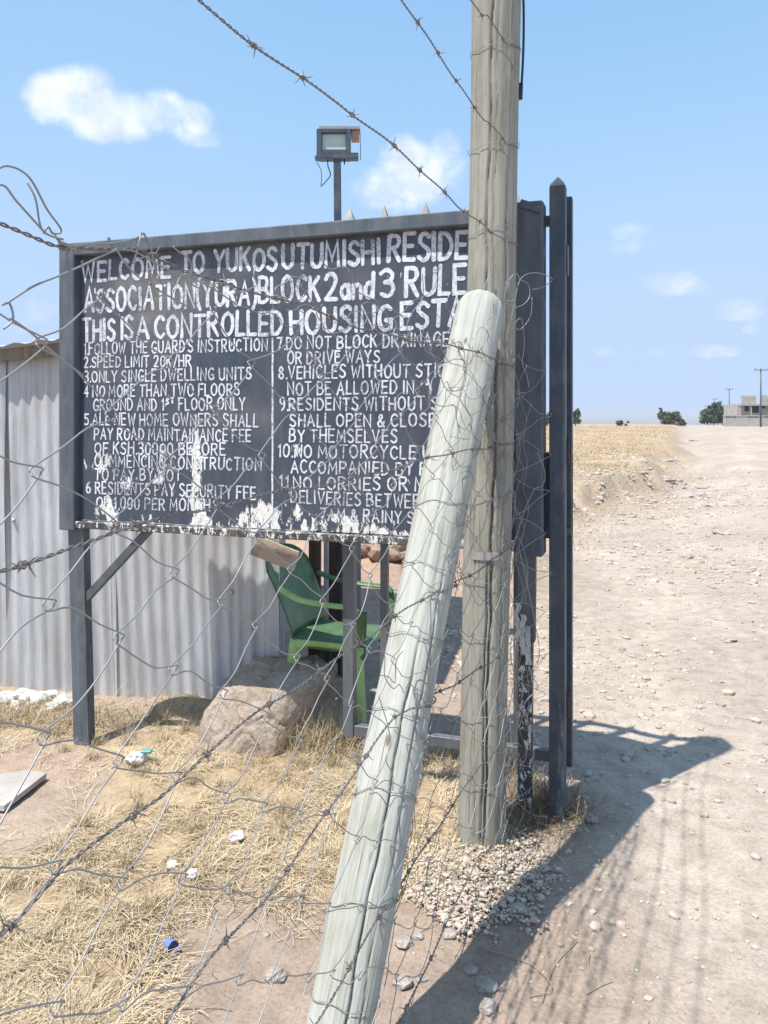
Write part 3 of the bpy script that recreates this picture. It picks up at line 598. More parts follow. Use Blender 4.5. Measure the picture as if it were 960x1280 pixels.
# ------------------------------------------------------------------ wooden poles
def log(name, p0, p1, r0, r1, material, cracks, label, dome=0.0, seed=1, knots=()):
    p0 = Vector(p0); p1 = Vector(p1); Ln = (p1 - p0).length; ns = 128; nr = int(Ln / .018); V = []
    zz = np.linspace(0, 1, nr); th = np.linspace(0, 2 * math.pi, ns, endpoint=False)
    for z in zz:
        r = r0 + (r1 - r0) * z + .003 * math.sin(z * 11 + seed)
        if dome > 0:
            dd = (1 - z) * Ln
            if dd < dome: r *= math.sqrt(max(0.0, 1 - (1 - dd / dome) ** 2)) ** .55
        rr = np.full(ns, r)
        rr += .0016 * (vnoise(th * 4, np.full(ns, z * Ln * 2.0), seed) - .5) * 2 + 0.0007 * (vnoise(np.cos(th) * 9 + 30, np.sin(th) * 14 + z * .8, seed + 3) - .5) * 2
        for (a0, z0, a1, z1, w, dep) in cracks:
            if z0 <= z <= z1:
                t = (z - z0) / (z1 - z0); a = a0 + (a1 - a0) * t + .04 * math.sin(z * 37 + a0) + .02 * math.sin(z * 113)
                taper = min(1, t * 8, (1 - t) * 8); dl = (th - a + math.pi) % (2 * math.pi) - math.pi
                rr -= dep * taper * np.exp(-(dl / w) ** 2)
        V.append(np.stack([rr * np.cos(th), rr * np.sin(th), np.full(ns, z * Ln)], 1))
    V.append(np.array([[0, 0, Ln + (.0 if dome else .004)]])); V = np.concatenate(V); F = []
    i, k = np.meshgrid(np.arange(nr - 1), np.arange(ns), indexing='ij'); a = i * ns + k; b_ = i * ns + (k + 1) % ns
    F = np.stack([a.ravel(), b_.ravel(), (b_ + ns).ravel(), (a + ns).ravel()], 1)
    m0 = (nr - 1) * ns; cap = np.array([[m0 + k, m0 + (k + 1) % ns, nr * ns, nr * ns] for k in range(ns)])
    me = bpy.data.meshes.new(name); me.from_pydata(V.tolist(), [], F.tolist() + [tuple(c[:3]) for c in cap.tolist()])
    me.polygons.foreach_set('use_smooth', [True] * len(me.polygons)); me.update()
    root = thing(name, p0, label, 'pole'); o = link('log', me, material, root)
    o.rotation_mode = 'QUATERNION'; o.rotation_quaternion = (p1 - p0).to_track_quat('Z', 'Y'); return root, o
mz = float(gh(.37, 3.03)); MP0 = Vector((.368, 3.03, -.15)); MP1 = Vector((.428, 3.03, 3.29)); MR = .090
def quat_angle(o, w):                   # angle round the log that faces world direction w
    v = o.rotation_quaternion.inverted() @ Vector(w); return math.atan2(v.y, v.x)
qm = (MP1 - MP0).to_track_quat('Z', 'Y'); v = qm.inverted() @ Vector((-.13, -1, 0)); ca_ = math.atan2(v.y, v.x)
pole, polem = log('utility_pole', MP0, MP1, .088, .093, m_pole,
    [(ca_ - .30, .50, ca_ - .12, 1.0, .035, .016), (ca_ + .10, .03, ca_ + .30, .62, .045, .03), (ca_ - .05, .02, ca_ + .02, .36, .03, .02), (ca_ - .75, .2, ca_ - .65, .9, .02, .008),
     (ca_ + .05, .60, ca_ + .12, .97, .02, .006), (ca_ + .7, .1, ca_ + .6, .8, .025, .009), (ca_ - .5, .0, ca_ - .55, .5, .02, .007)],
    'thick upright grey wooden pole wrapped in wire beside the sign', 0, 2)
BP0 = Vector((-.135 - .03, 1.74 - .12, -.2)); BT = Vector((.352, 2.865, 2.03)); BB = Vector((-.150, 1.74, 0)); BP0 = BB + (BB - BT) * .07
qb = (BT - BP0).to_track_quat('Z', 'Y'); v = qb.inverted() @ Vector((-.0, -1, 0)); cb = math.atan2(v.y, v.x)
brace, bracem = log('brace_pole', BP0, BT, .074, .084, m_brace,
    [(cb + .05, .10, cb + .0, .52, .03, .02), (cb - .25, .50, cb - .15, .98, .022, .008), (cb - .65, .05, cb - .6, .7, .02, .006), (cb + .55, .25, cb + .5, .62, .022, .008), (cb + .5, .02, cb + .45, .25, .02, .006)],
    'pale leaning wooden brace pole with a rounded top in front of the sign', .075, 5)
# cable, tag and staples on the tall pole
def main_c(z): return MP0 + (MP1 - MP0) * ((z - MP0.z) / (MP1.z - MP0.z))
b = MB(); b.tube(spline([main_c(3.28) + Vector((.086, -.01, 0)), main_c(3.18) + Vector((.100, -.01, 0)), main_c(3.0) + Vector((.103, -.012, 0)), main_c(2.84) + Vector((.097, -.015, 0)), main_c(2.8) + Vector((.088, -.02, 0))], 6), .0045, 6)
b.tube([main_c(2.86) + Vector((.095, -.014, 0)), main_c(2.80) + Vector((.094, -.014, 0))], .009, 6)
tag(b.build('cable', m_black), 'black cable hanging down the right side of the upright pole', 'cable')
tc_ = main_c(1.09) + Vector((-.028, -.0895, 0)); b = MB()
for k in range(6):
    a = -.5 + k * .17; c_ = main_c(1.09); d_ = Vector((-.10 + .0, -1, 0)).normalized(); q = Quaternion((0, 0, 1), -.55 + k * .19) @ d_
    b.box(c_ + q * .0925, (.0185, .0018, .030), (Quaternion((0, 0, 1), math.pi / 2) @ q, q, UPV))
b.build('metal_band', m_tip, pole)
for (z, an) in ((2.9, .2), (2.62, -.3), (2.31, .1), (1.84, .3), (1.45, -.1), (1.05, .4), (.72, .1)):
    q = Quaternion((0, 0, 1), an + .5) @ Vector((-.12, -1, 0)).normalized(); c_ = main_c(z) + q * .0905; t_ = Vector((-q.y, q.x, 0))
    b = MB(); b.tube(spline([c_ + UPV * .012 - q * .004, c_ + UPV * .013 + q * .005, c_ - UPV * .013 + q * .005, c_ - UPV * .012 - q * .004], 3), .0016, 5); b.build('staple', m_wire2, pole)

# ------------------------------------------------------------------ wire fence
FP = Vector((-.43, .90, 0)); FE = Vector((.462, 2.985, 0)); FD = (FE - FP).normalized(); FL = (FE - FP).length; FN = Vector((FD.y, -FD.x, 0))
fence = thing('wire_fence', FP, 'sagging diamond mesh fence topped with barbed strands in the foreground', 'fence')
def fpt(u, z, o=0.0):
    if u <= FL: p = FP + FD * u
    else:
        e = u - FL; p = FE + FD * min(e, .06) + Vector((.75, .30, 0)).normalized() * max(0, e - .06) + FN * .0
    p = p + FN * o
    belly = .02 * math.sin(u * 2.3 + z * 2) ; p = p + FN * belly * (1 if u < FL - .3 else 0)
    for (ax0, ax1, r) in ((BB, BT, .083), (MP0, MP1, .095)):
        c = ax0 + (ax1 - ax0) * ((z - ax0.z) / (ax1.z - ax0.z))
        if z > ax1.z + .02: continue
        d = Vector((p.x - c.x, p.y - c.y, 0)); rr = r * (1.22 if ax0 is BB else 1.0)
        a = d.dot(FD); nn = d.dot(FN)
        if abs(a) < rr * 1.6:
            need = math.sqrt(max(0, rr * rr - a * a)) * (r / rr) + .003 if abs(a) < rr else .0
            if nn < need: p = p + FN * (need - nn)
    return Vector((p.x, p.y, z))
WM = .1275; HM = .078; U_ = .057
KN = {}
def knot(m, k):
    key = (m, k)
    if key not in KN:
        r = random.Random(m * 1009 + k * 7919); near = 1.0 if m < 6 else 1.5
        u = U_ + m * WM; z = 1.368 - k * HM
        KN[key] = (u + r.uniform(-.012, .012) * near, z + r.uniform(-.010, .010) * near + .012 * math.sin(u * 3) , r.uniform(-.006, .006) * near)
    return KN[key]
for w_i in range(-6, 19):
    pts = []; top = 1.83 if w_i < 16 else 1.95 - .05 * (w_i - 16); k0 = -6
    side = 0
    rr = random.Random(w_i * 31 + 5); sag = rr.uniform(.4, 1)
    for k in range(k0, 18):
        m = w_i + ((w_i + k) % 2)          # alternates between the wire's left and right knots
        if (m + k) % 2: m = w_i if m != w_i else w_i + 1
        u, z, o = knot(m, k)
        if z > top or z < .03: continue
        s_ = 1 if m > w_i else -1           # hook through the neighbour
        dn = .006; pts.append((u + s_ * .0045, z + dn, o + .003 * s_)); pts.append((u + s_ * .0075, z, o - .0005)); pts.append((u + s_ * .0045, z - dn, o - .003 * s_))
        nx_k = k + 1; mm = w_i if m != w_i else w_i + 1; u2, z2, o2 = knot(mm, nx_k)
        bow = rr.uniform(-.010, .012) * (1 + .8 * (w_i > 5))
        for t in (.33, .67): pts.append((u + (u2 - u) * t, z + (z2 - z) * t - bow * math.sin(math.pi * t) + .004 * rr.uniform(-1, 1), o + (o2 - o) * t + rr.uniform(-.003, .003)))
    if len(pts) < 6: continue
    c3 = [fpt(*p) for p in spline([Vector(p) for p in pts[:-2]], 3)]
    b = MB(); b.tube(c3, .00118, 6); b.build('mesh_wire', m_wire, fence)
# barbed strands
def barb_mesh():
    b = MB(); r = .0012
    b.tube([Vector((.0045 * math.cos(t), .0045 * math.sin(t), -.006 + .012 * t / 12.5)) for t in np.linspace(0, 12.5, 26)], r, 5)
    for (d, z) in (((1, .2, .15), .006), ((-.9, .5, -.2), -.006), ((.2, -1, .3), .003), ((-.1, .9, .4), -.003)):
        d = Vector(d).normalized(); b.tube([Vector((0, 0, z)) + d * .003, Vector((0, 0, z)) + d * .013, Vector((0, 0, z)) + d * .019], [r * .9, r * .8, .0003], 5)
    me = bpy.data.meshes.new('barb'); me.from_pydata(b.v, [], b.f); me.materials.append(m_wire2); return me
BM_ = barb_mesh()
def strand(name_z, zs, u0=-.7, u1=None, seed=0, phase=.05, space=.19):
    u1 = FL + .02 if u1 is None else u1; rs = random.Random(seed)
    def c(u):
        t = np.interp(u, [q[0] for q in zs], [q[1] for q in zs]); z = float(t) + .006 * math.sin(u * 6 + seed) + .003 * math.sin(u * 17 + seed * 2)
        return fpt(u, z, .006)
    b = MB(); n_ = int((u1 - u0) / .0045)
    for ph in (0, math.pi):
        pts = []
        for i in range(n_ + 1):
            u = u0 + (u1 - u0) * i / n_; p = c(u); a = u / .036 * 2 * math.pi + ph + math.sin(u * 9)
            pts.append(p + FN * (.0016 * math.cos(a)) + UPV * (.0016 * math.sin(a)))
        b.tube(pts, .00125, 5)
    o = b.build('barbed_strand', m_wire2, fence); u = u0 + phase
    while u < u1 - .02:
        q = bpy.data.objects.new('barb', BM_); C.objects.link(q); q.parent = o; q.location = c(u) - wloc(fence)
        q.rotation_mode = 'QUATERNION'; q.rotation_quaternion = FD.to_track_quat('Z', 'Y') @ Quaternion((0, 0, 1), rs.uniform(0, 6.28)); u += space * rs.uniform(.85, 1.15)
    return o
def on_fence(px, py):                   # (u, z) on the fence plane
    dv = Vector(((px - 480) / 1000, 1)); den = dv.x * FN.x + dv.y * FN.y; t = (FP.x * FN.x + FP.y * FN.y) / den
    p = dv * t; return (p - Vector((FP.x, FP.y))).dot(Vector((FD.x, FD.y))), EYE + (522 - py) / 1000 * t
def strand_px(p, seed, **k):
    zs = sorted(on_fence(*q) for q in p); zs = [(-.9, zs[0][1] - .0)] + zs; return strand('', zs, seed=seed, **k)
strand_px([(255, 0), (340, 66), (420, 130), (480, 185), (560, 255), (625, 300)], 1, phase=.10)
strand_px([(487, 0), (545, 75), (590, 135), (640, 190)], 2)
strand_px([(590, 0), (625, 45), (640, 68)], 3)
strand_px([(0, 276), (70, 300), (180, 304), (240, 340), (330, 368), (450, 408), (560, 435), (620, 452)], 4, phase=.07)
strand_px([(0, 703), (75, 680), (155, 662), (330, 625), (450, 595), (610, 556)], 5, phase=.72)
strand_px([(0, 1142), (65, 1080), (190, 998), (240, 955), (330, 885), (460, 800), (610, 700)], 6, phase=.69)
strand_px([(180, 1290), (250, 1195), (330, 1110), (500, 900), (620, 822)], 7)
strand('', [(-.9, .42), (FL, .43)], seed=8); strand('', [(-.9, .10), (FL, .12)], seed=9)
# loose wire: loops at the top edge, ties and tangles
def loose(pts, r=.0013, k=7, drape=True):
    if drape: q = [fpt(*on_fence(px, py), .012 + .01 * random.random()) if px < 606 else P(px, py, 2.925 + .004 * random.random()) for px, py in pts]
    else: q = pts
    b = MB(); b.tube(spline(q, k), r, 6); return b.build('loose_wire', m_wire, fence)
loose([(-25, 240), (0, 232), (20, 252), (50, 290)]); loose([(-20, 222), (4, 208), (30, 222), (55, 262), (72, 288), (66, 292), (58, 284), (54, 292)])
loose([(33, 228), (38, 250), (52, 288), (75, 300)]); loose([(0, 380), (35, 358), (75, 342), (120, 322), (142, 312)]); loose([(-10, 382), (4, 380), (3, 400), (-8, 412)])
loose([(5, 398), (30, 415), (60, 442), (95, 470)]); loose([(70, 298), (80, 308), (110, 305), (140, 304), (170, 298), (182, 292), (184, 312)])
loose([(142, 312), (170, 315), (215, 340), (255, 355), (300, 380)]); loose([(170, 330), (172, 300), (180, 291), (186, 305), (196, 338), (208, 362), (202, 370), (192, 362), (186, 335)])
loose([(138, 296), (141, 305), (142, 312)], .0022); loose([(142, 312), (155, 330), (180, 350), (240, 385), (245, 378)])
for (cx, cy, sx, sy, n_, sd) in ((270, 350, 40, 28, 3, 1), (335, 375, 40, 22, 4, 2), (455, 400, 40, 30, 6, 3), (500, 420, 40, 40, 6, 4), (540, 470, 30, 50, 5, 8), (590, 445, 34, 45, 7, 5), (600, 490, 34, 40, 6, 6), (640, 440, 22, 50, 4, 7),
                                 (575, 560, 26, 60, 4, 11), (560, 700, 30, 60, 4, 12), (625, 620, 20, 70, 4, 13), (520, 850, 26, 70, 3, 14), (500, 1000, 26, 60, 3, 15), (640, 900, 14, 90, 5, 16), (630, 1010, 14, 40, 4, 17), (645, 700, 14, 60, 4, 18)):
    r_ = random.Random(sd)
    for _ in range(n_):
        x, y = cx + r_.uniform(-.6, .6) * sx, cy + r_.uniform(-.6, .6) * sy; a = r_.uniform(0, 6.28); pts = []
        for j in range(r_.randint(5, 9)):
            pts.append((x, y)); a += r_.uniform(-1.3, 1.5); x += math.cos(a) * sx * .33; y += math.sin(a) * sy * .4
        loose(pts, r_.choice((.0009, .0012)), 6)
# wire round the upright pole's shoulder and hanging between pole and sign
def lw(pts, r=.0015): loose([P(px, py, Y) for px, py, Y in pts], r, 7, False)
lw([(634, 420, 2.93), (642, 385, 2.93), (650, 350, 2.95), (668, 341, 3.0), (690, 348, 3.05), (680, 358, 3.03), (666, 362, 3.0)])
lw([(640, 372, 2.93), (636, 352, 2.93), (645, 342, 2.94), (650, 350, 2.94)]); lw([(633, 352, 2.93), (631, 375, 2.93), (642, 384, 2.93), (655, 380, 2.95), (662, 370, 2.97), (660, 355, 2.97), (650, 350, 2.95)])
lw([(665, 372, 2.97), (663, 395, 2.97), (650, 412, 2.96), (640, 405, 2.95)]); lw([(632, 376, 2.93), (644, 376, 2.93)]); lw([(600, 380, 2.78), (607, 355, 2.9), (614, 341, 2.92)])
for k in range(5):
    r_ = random.Random(40 + k); x = 634 + k * 6.5; Y = 2.94 + k * .022; y = 400 + r_.uniform(0, 80) + k * 18; pts = []; s_ = 1
    while y < 1040: pts.append((x + s_ * r_.uniform(2, 8) - (y - 400) * .018, y, Y)); y += r_.uniform(26, 48); s_ = -s_
    lw(pts, .0009)
lw([(672, 565, 3.0), (681, 590, 3.0), (678, 607, 3.0), (668, 612, 3.0), (655, 640, 2.98), (640, 690, 2.95)]); lw([(650, 690, 2.98), (674, 810, 3.0), (664, 840, 3.0), (672, 860, 3.0), (655, 885, 2.98), (676, 935, 3.0)])
# thin rings of mesh pulled tight round both logs
for (ax0, ax1, r, zs_r) in ((BB, BT, .0815, (.25, .42, .62, .80, .98, 1.15, 1.33, 1.5, 1.66, 1.84)), (MP0, MP1, .0945, (.25, .5, .8, 1.0, 1.3, 1.6, 1.83, 2.3, 2.62, 2.98))):
    for z in zs_r:
        c_ = ax0 + (ax1 - ax0) * ((z - ax0.z) / (ax1.z - ax0.z)); dr = (ax1 - ax0).normalized(); q = dr.to_track_quat('Z', 'Y'); pts = []; r_ = random.Random(int(z * 100))
        ph = r_.uniform(0, 6.28)
        for k in range(25):
            a = 2 * math.pi * k / 24; pts.append(c_ + q @ Vector((r * 1.012 * math.cos(a), r * 1.012 * math.sin(a), .014 * math.sin(a + ph) + .005 * math.sin(5 * a) + (.05 * (a - 3.14) / 6.28))))
        b = MB(); b.tube(spline(pts, 2), .0011, 5); b.build('tie_wire', m_wire, fence)

# ------------------------------------------------------------------ corrugated sheet hut
WA = Vector((-3.6, 4.93, 0)); WB = Vector((-.60, 4.35, 0)); WD = (WB - WA).normalized(); WN = Vector((WD.y, -WD.x, 0)); WL = (WB - WA).length
hut = thing('sheet_metal_hut', (WB.x, WB.y, 0), 'low hut walled with grey corrugated iron sheets behind the sign', 'hut')
def corrugated(o, d, nrm, wdt, z0, z1f, seed, up=UPV, pitch=.078, amp=.0075):
    nu_ = int(wdt / pitch * 8); nv_ = 26; V = []
    for j in range(nv_ + 1):
        for i in range(nu_ + 1):
            u = wdt * i / nu_; z1 = z1f(u); z = z0 + (z1 - z0) * j / nv_
            lean = .05 * (fbm(u * 1.2 + seed * 3, z * .9, 1, 2, seed) - .5) + .012 * math.sin(z * 2 + seed)
            k = amp * math.cos(2 * math.pi * (u + .03 * math.sin(z * 1.3 + seed)) / pitch) * (1 if True else 0)
            V.append(o + d * u + up * z + nrm * float(k + lean * .8))
    F = [(j * (nu_ + 1) + i, j * (nu_ + 1) + i + 1, (j + 1) * (nu_ + 1) + i + 1, (j + 1) * (nu_ + 1) + i) for j in range(nv_) for i in range(nu_)]
    m_ = MB(); m_.add(V, F, True); return m_
u = 0; k = 0
def ztop(u): return 1.79 + .085 * u
while u < WL - .02:
    wd_ = min(.70, WL - u); zf = (lambda u_, u0=u: ztop(u0 + u_)); m_ = corrugated(WA + WD * u + WN * (.004 * (k % 2)), WD, WN, wd_ + (.03 if u + wd_ < WL - .02 else 0), -.05, (lambda u_, u0=u: ztop(u0 + u_) + .05), 3 + k)
    m_.build('corrugated_sheet', m_zinc, hut); u += wd_; k += 1
# bent flap of sheet at the corner and the return wall in the dark
corrugated(WB + Vector((.0, .01, 0)), Vector((-.05, .99, 0)).normalized(), Vector((.99, .05, 0)), .8, -.05, lambda u: 2.02, 17).build('corrugated_sheet', m_zinc, hut)
b = MB(); b.box(WB + WN * .012 + Vector((0.0, 0, 1.03)), (.075, .01, 2.1), (WD, WN, UPV), .001); b.build('corner_trim', m_zinc, hut)
corrugated(Vector((-.42, 5.55, 0)), Vector((1, 0, 0)), Vector((0, -1, 0)), .26, -.05, lambda u: 2.05, 23).build('corrugated_sheet', m_zinc, hut)
for (uA, uB, dz_, th_) in ((-.1, 1.25, 0, .075), (1.24, WL + .1, .01, .07)):
    b = MB(); a_ = WA + WD * uA + WN * .06 + UPV * (ztop(uA) + .035 + dz_); c_ = WA + WD * uB + WN * .06 + UPV * (ztop(uB) + .035 + dz_); b.bar(a_, c_, .07, .028, UPV, .003); b.build('fascia_board', m_plank, hut)
b = MB(); b.bar(WA + WD * 1.19 + WN * .085 + UPV * (ztop(1.19) - .0), WA + WD * 1.19 + WN * .085 + UPV * (ztop(1.19) + .075), .05, .02, WD, .002); b.build('roof_batten', m_plank, hut)
m_ = MB(); R_ = []
for j in range(9):
    for i in range(97):
        uu = -.15 + (WL + .35) * i / 96; v_ = -.05 + 2.2 * j / 8
        R_.append(WA + WD * uu - WN * (v_ - .06) + UPV * (ztop(uu) + .10 + .10 * v_ + .008 * math.cos(uu * 2 * math.pi / .078 * .5)))
m_.add(R_, [(j * 97 + i, j * 97 + i + 1, (j + 1) * 97 + i + 1, (j + 1) * 97 + i) for j in range(8) for i in range(96)], True); m_.build('roof_sheet', m_zinc, hut)
for (px, Y, w_, mm, zt_) in ((418, 5.3, .075, m_darkwood, 2.2), (427.5, 4.95, .02, m_plank, 2.2), (393, 4.75, .07, m_darkwood, 2.1)):
    x = (px - 480) / 1000 * Y; b = MB(); b.bar((x, Y, -.05), (x + .01, Y, zt_), w_, w_, Vector((1, 0, 0)), .003); b.build('timber_post', mm, hut)
b = MB(); b.bar((-.12, 6.2, 1.1), (.09, 6.1, 1.0 + .75), .03, .03, Vector((1, 0, 0))); b.build('timber_brace', m_darkwood, hut)
b = MB(); b.bar((-.70, 4.28, .92), (-.46, 4.22, .84), .11, .012, UPV, .002); b.build('offcut_board', m_card, hut)
for i_, (x_, y_, s_) in enumerate(((-.22, 8.0, .16), (.05, 7.9, .22), (.2, 8.3, .14), (-.05, 8.5, .2), (.30, 7.7, .12), (-.3, 8.8, .2))):
    q_ = link('rock', rock_mesh('rock', s_, 21.3 + i_ * 1.7, 3, .55, .5), m_redrock); q_.location = (x_, y_, float(gh(x_, y_)) + s_ * .2)
    tag(q_, ('reddish rock left in the heap seen under the sign', 'largest reddish rock in the heap seen under the sign', 'small reddish rock behind the largest one under the sign', 'reddish rock at the back of the heap under the sign', 'nearest small reddish rock right of the heap under the sign', 'reddish rock far back in the heap behind the chair')[i_], 'rock', 'reddish rocks in the heap behind the hut')
# wire on the wall and nails
b = MB(); 
for (px, py) in ((115, 643), (18, 650), (290, 740), (82, 642)):
    dv = Vector(((px - 480) / 1000, 1, (522 - py) / 1000)); t = (WA.x * WN.x + WA.y * WN.y) / (dv.x * WN.x + dv.y * WN.y); p = dv * t; p.z += EYE; b.tube([p + WN * .008, p + WN * .022], [.014, .004], 7)
b.build('roofing_nail', m_white, hut)

# ------------------------------------------------------------------ chair
cg = G(412, 868); ch = thing('plastic_chair', (-.235, 4.36, float(gh(-.235, 4.36)) + .01), 'green moulded plastic armchair in the shade under the sign', 'chair', rz=math.radians(-20))
def surf(name, f, nu_, nv_, th_, material, parent):
    V = [f(i / nu_, j / nv_) for j in range(nv_ + 1) for i in range(nu_ + 1)]; F = [(j * (nu_ + 1) + i, j * (nu_ + 1) + i + 1, (j + 1) * (nu_ + 1) + i + 1, (j + 1) * (nu_ + 1) + i) for j in range(nv_) for i in range(nu_)]
    me = bpy.data.meshes.new(name); me.from_pydata(V, [], F); me.polygons.foreach_set('use_smooth', [True] * len(F)); o = link(name, me, material, parent)
    s_ = o.modifiers.new('thick', 'SOLIDIFY'); s_.thickness = th_; s_.offset = 0; return o
surf('seat', lambda a, b_: (-.20 + .42 * a, (-.22 + .44 * b_) * (1 - .06 * (1 - a)), .43 - .022 * math.sin(math.pi * a) * math.sin(math.pi * b_) - .03 * max(0, a - .9) * 10 - (.05 if b_ in (0, 1) else 0)), 20, 12, .005, m_green, ch)
def backf(a, b_):
    y = (-.5 + b_) * (.44 + .06 * a); arch = 1 - (2 * b_ - 1) ** 4 * .22; z = .43 + .44 * a * arch
    return (-.21 - .20 * a ** 1.2 + .09 * (2 * b_ - 1) ** 2 * (.3 + .7 * a), y, z)
surf('backrest', backf, 14, 20, .005, m_green, ch)
for sgn in (-1, 1):
    path = spline([Vector((-.25, sgn * .235, .70)), Vector((-.12, sgn * .265, .655)), Vector((.05, sgn * .27, .64)), Vector((.17, sgn * .265, .635)), Vector((.21, sgn * .26, .61))], 5)
    def armf(a, b_, path=path, sgn=sgn):
        q = path[min(len(path) - 1, int(a * (len(path) - 1) + .5))]; w_ = .055; t = b_ * 2 - 1; return (q.x, q.y + w_ * .5 * t, q.z - .016 * t * t)
    surf('armrest', armf, 20, 6, .005, m_green_lit if sgn < 0 else m_green, ch)
    surf('arm_support', lambda a, b_, sgn=sgn: (.20 + .025 * a * 0 + (-.035 + .07 * b_) + .02 * (1 - a), sgn * (.262 - .03 * a), .61 - .19 * a), 8, 4, .005, m_green, ch)
    for fx in (-1, 1):
        mm = m_green_lit if sgn < 0 else m_green
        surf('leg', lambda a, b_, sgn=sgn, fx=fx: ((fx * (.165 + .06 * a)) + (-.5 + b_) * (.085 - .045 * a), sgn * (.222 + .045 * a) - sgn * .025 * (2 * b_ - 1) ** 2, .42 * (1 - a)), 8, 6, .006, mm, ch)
surf('side_skirt', lambda a, b_: (-.16 + .32 * a, -.224, .425 - (.028 + .06 * (2 * a - 1) ** 4) * b_), 16, 2, .005, m_green_lit, ch)

# ------------------------------------------------------------------ boulder, slab, litter, stones
bg_ = G(330, 935)
bm = bmesh.new()
for c_ in [(-.33, -.10, -.05), (-.20, -.22, -.05), (.05, -.24, -.05), (.20, .02, -.05), (.30, .30, -.05), (-.25, .32, -.05), (-.34, .06, .10), (-.31, -.10, .12), (-.22, -.08, .28), (-.12, -.10, .315), (.12, -.12, .32), (.235, -.03, .325), (.33, .18, .34), (.20, .34, .36), (-.12, .33, .34), (-.27, .2, .26), (.08, -.235, .06), (-.05, -.23, .13)]:
    bm.verts.new(c_)
bmesh.ops.convex_hull(bm, input=bm.verts[:]); bmesh.ops.triangulate(bm, faces=bm.faces[:])
bmesh.ops.bevel(bm, geom=[e_ for e_ in bm.edges if e_.calc_face_angle(0) > .3], offset=.012, segments=1, affect='EDGES')
for _ in range(5):
    el = [e_ for e_ in bm.edges if e_.calc_length() > .014]
    if not el or len(bm.verts) > 30000: break
    bmesh.ops.subdivide_edges(bm, edges=el, cuts=1, use_grid_fill=True); bmesh.ops.triangulate(bm, faces=bm.faces[:])
bm.normal_update()
for v in bm.verts:
    q = v.co; d_ = mnoise.noise(q * 5) * .010 + mnoise.noise(q * 14) * .009 + mnoise.noise(q * 42) * .0035; cr = abs(mnoise.noise(q * 6 + Vector((5, 5, 5)))); d_ -= .012 * max(0, 1 - cr / .05)
    v.co = q + v.normal * d_
bo = bpy.data.meshes.new('boulder'); bm.to_mesh(bo); bm.free(); bo.polygons.foreach_set('use_smooth', [True] * len(bo.polygons))
o = link('boulder', bo, m_boulder); o.location = (-.585, 3.98, -.03); o.rotation_euler = (0, 0, math.radians(-4)); tag(o, 'large flat-topped brown boulder on dry grass under the sign', 'boulder')
sb = thing('concrete_slab', (-1.55, 3.42, float(gh(-1.55, 3.42))), 'flat pale concrete slab lying on bare dirt at far left', 'slab')
b = MB(); q = [G(-60, 1010), G(5, 1018), G(58, 976), G(35, 972), G(-60, 985)]
V = [p + UPV * .012 for p in q] + [p + UPV * .034 for p in q]; b.add(V, [(4, 3, 2, 1, 0), (5, 6, 7, 8, 9)] + [(i, (i + 1) % 5, (i + 1) % 5 + 5, i + 5) for i in range(5)]); b.build('slab_block', m_concrete, sb)
def crumple(name, px, py, s, material, label, cat, seed, flat=.35, up=.02):
    me = rock_mesh(name, s, seed, 3, flat, .55)
    for v in me.vertices: v.co += Vector((mnoise.noise(v.co * 60), mnoise.noise(v.co * 60 + Vector((9, 0, 0))), mnoise.noise(v.co * 60 + Vector((0, 9, 0))))) * s * .22
    o = link(name, me, material); p = G(px, py); o.location = p + UPV * up; o.rotation_euler = (0, 0, seed * 1.7); return tag(o, label, cat)
crumple('crumpled_wrapper', 295, 1052, .032, m_white, 'oval white scrap lying on straw, rightmost of the white litter', 'litter', 1.2)
crumple('paper_scrap', 216, 1087, .020, m_white, 'small white paper scrap on straw left of a larger scrap', 'litter', 2.4)
crumple('paper_scrap', 240, 1100, .026, m_white, 'torn white paper scrap at the lower edge of the straw', 'litter', 3.3, .5)
o = crumple('crumpled_carton', 172, 955, .048, m_white, 'crumpled white and teal drink carton near the left sign leg', 'litter', 4.1, .5, .03)
b = MB(); p = G(176, 953); b.box(p + Vector((.03, -.01, .055)), (.05, .03, .016), None, .004); me = b.build('printed_flap', m_teal, o, False); me.data.transform(Matrix.Translation(-o.location)); me.rotation_euler = (0, 0, 0)
me.matrix_parent_inverse = Matrix.Identity(4); me.parent = o; me.data.transform(Matrix.Rotation(-o.rotation_euler.z, 4, 'Z'))
cup = thing('plastic_cup', G(213, 1190) + UPV * .006, 'small blue plastic cup lying on its side on bare dirt', 'cup')
b = MB(); c0 = Vector(); dr = Vector((.5, -.6, .12)).normalized()
b.tube([c0 - dr * .02 + UPV * .016, c0 + dr * .0 + UPV * .016, c0 + dr * .022 + UPV * .016], [.013, .015, .018], 14, False); b.build('cup_wall', m_blue, cup, False)
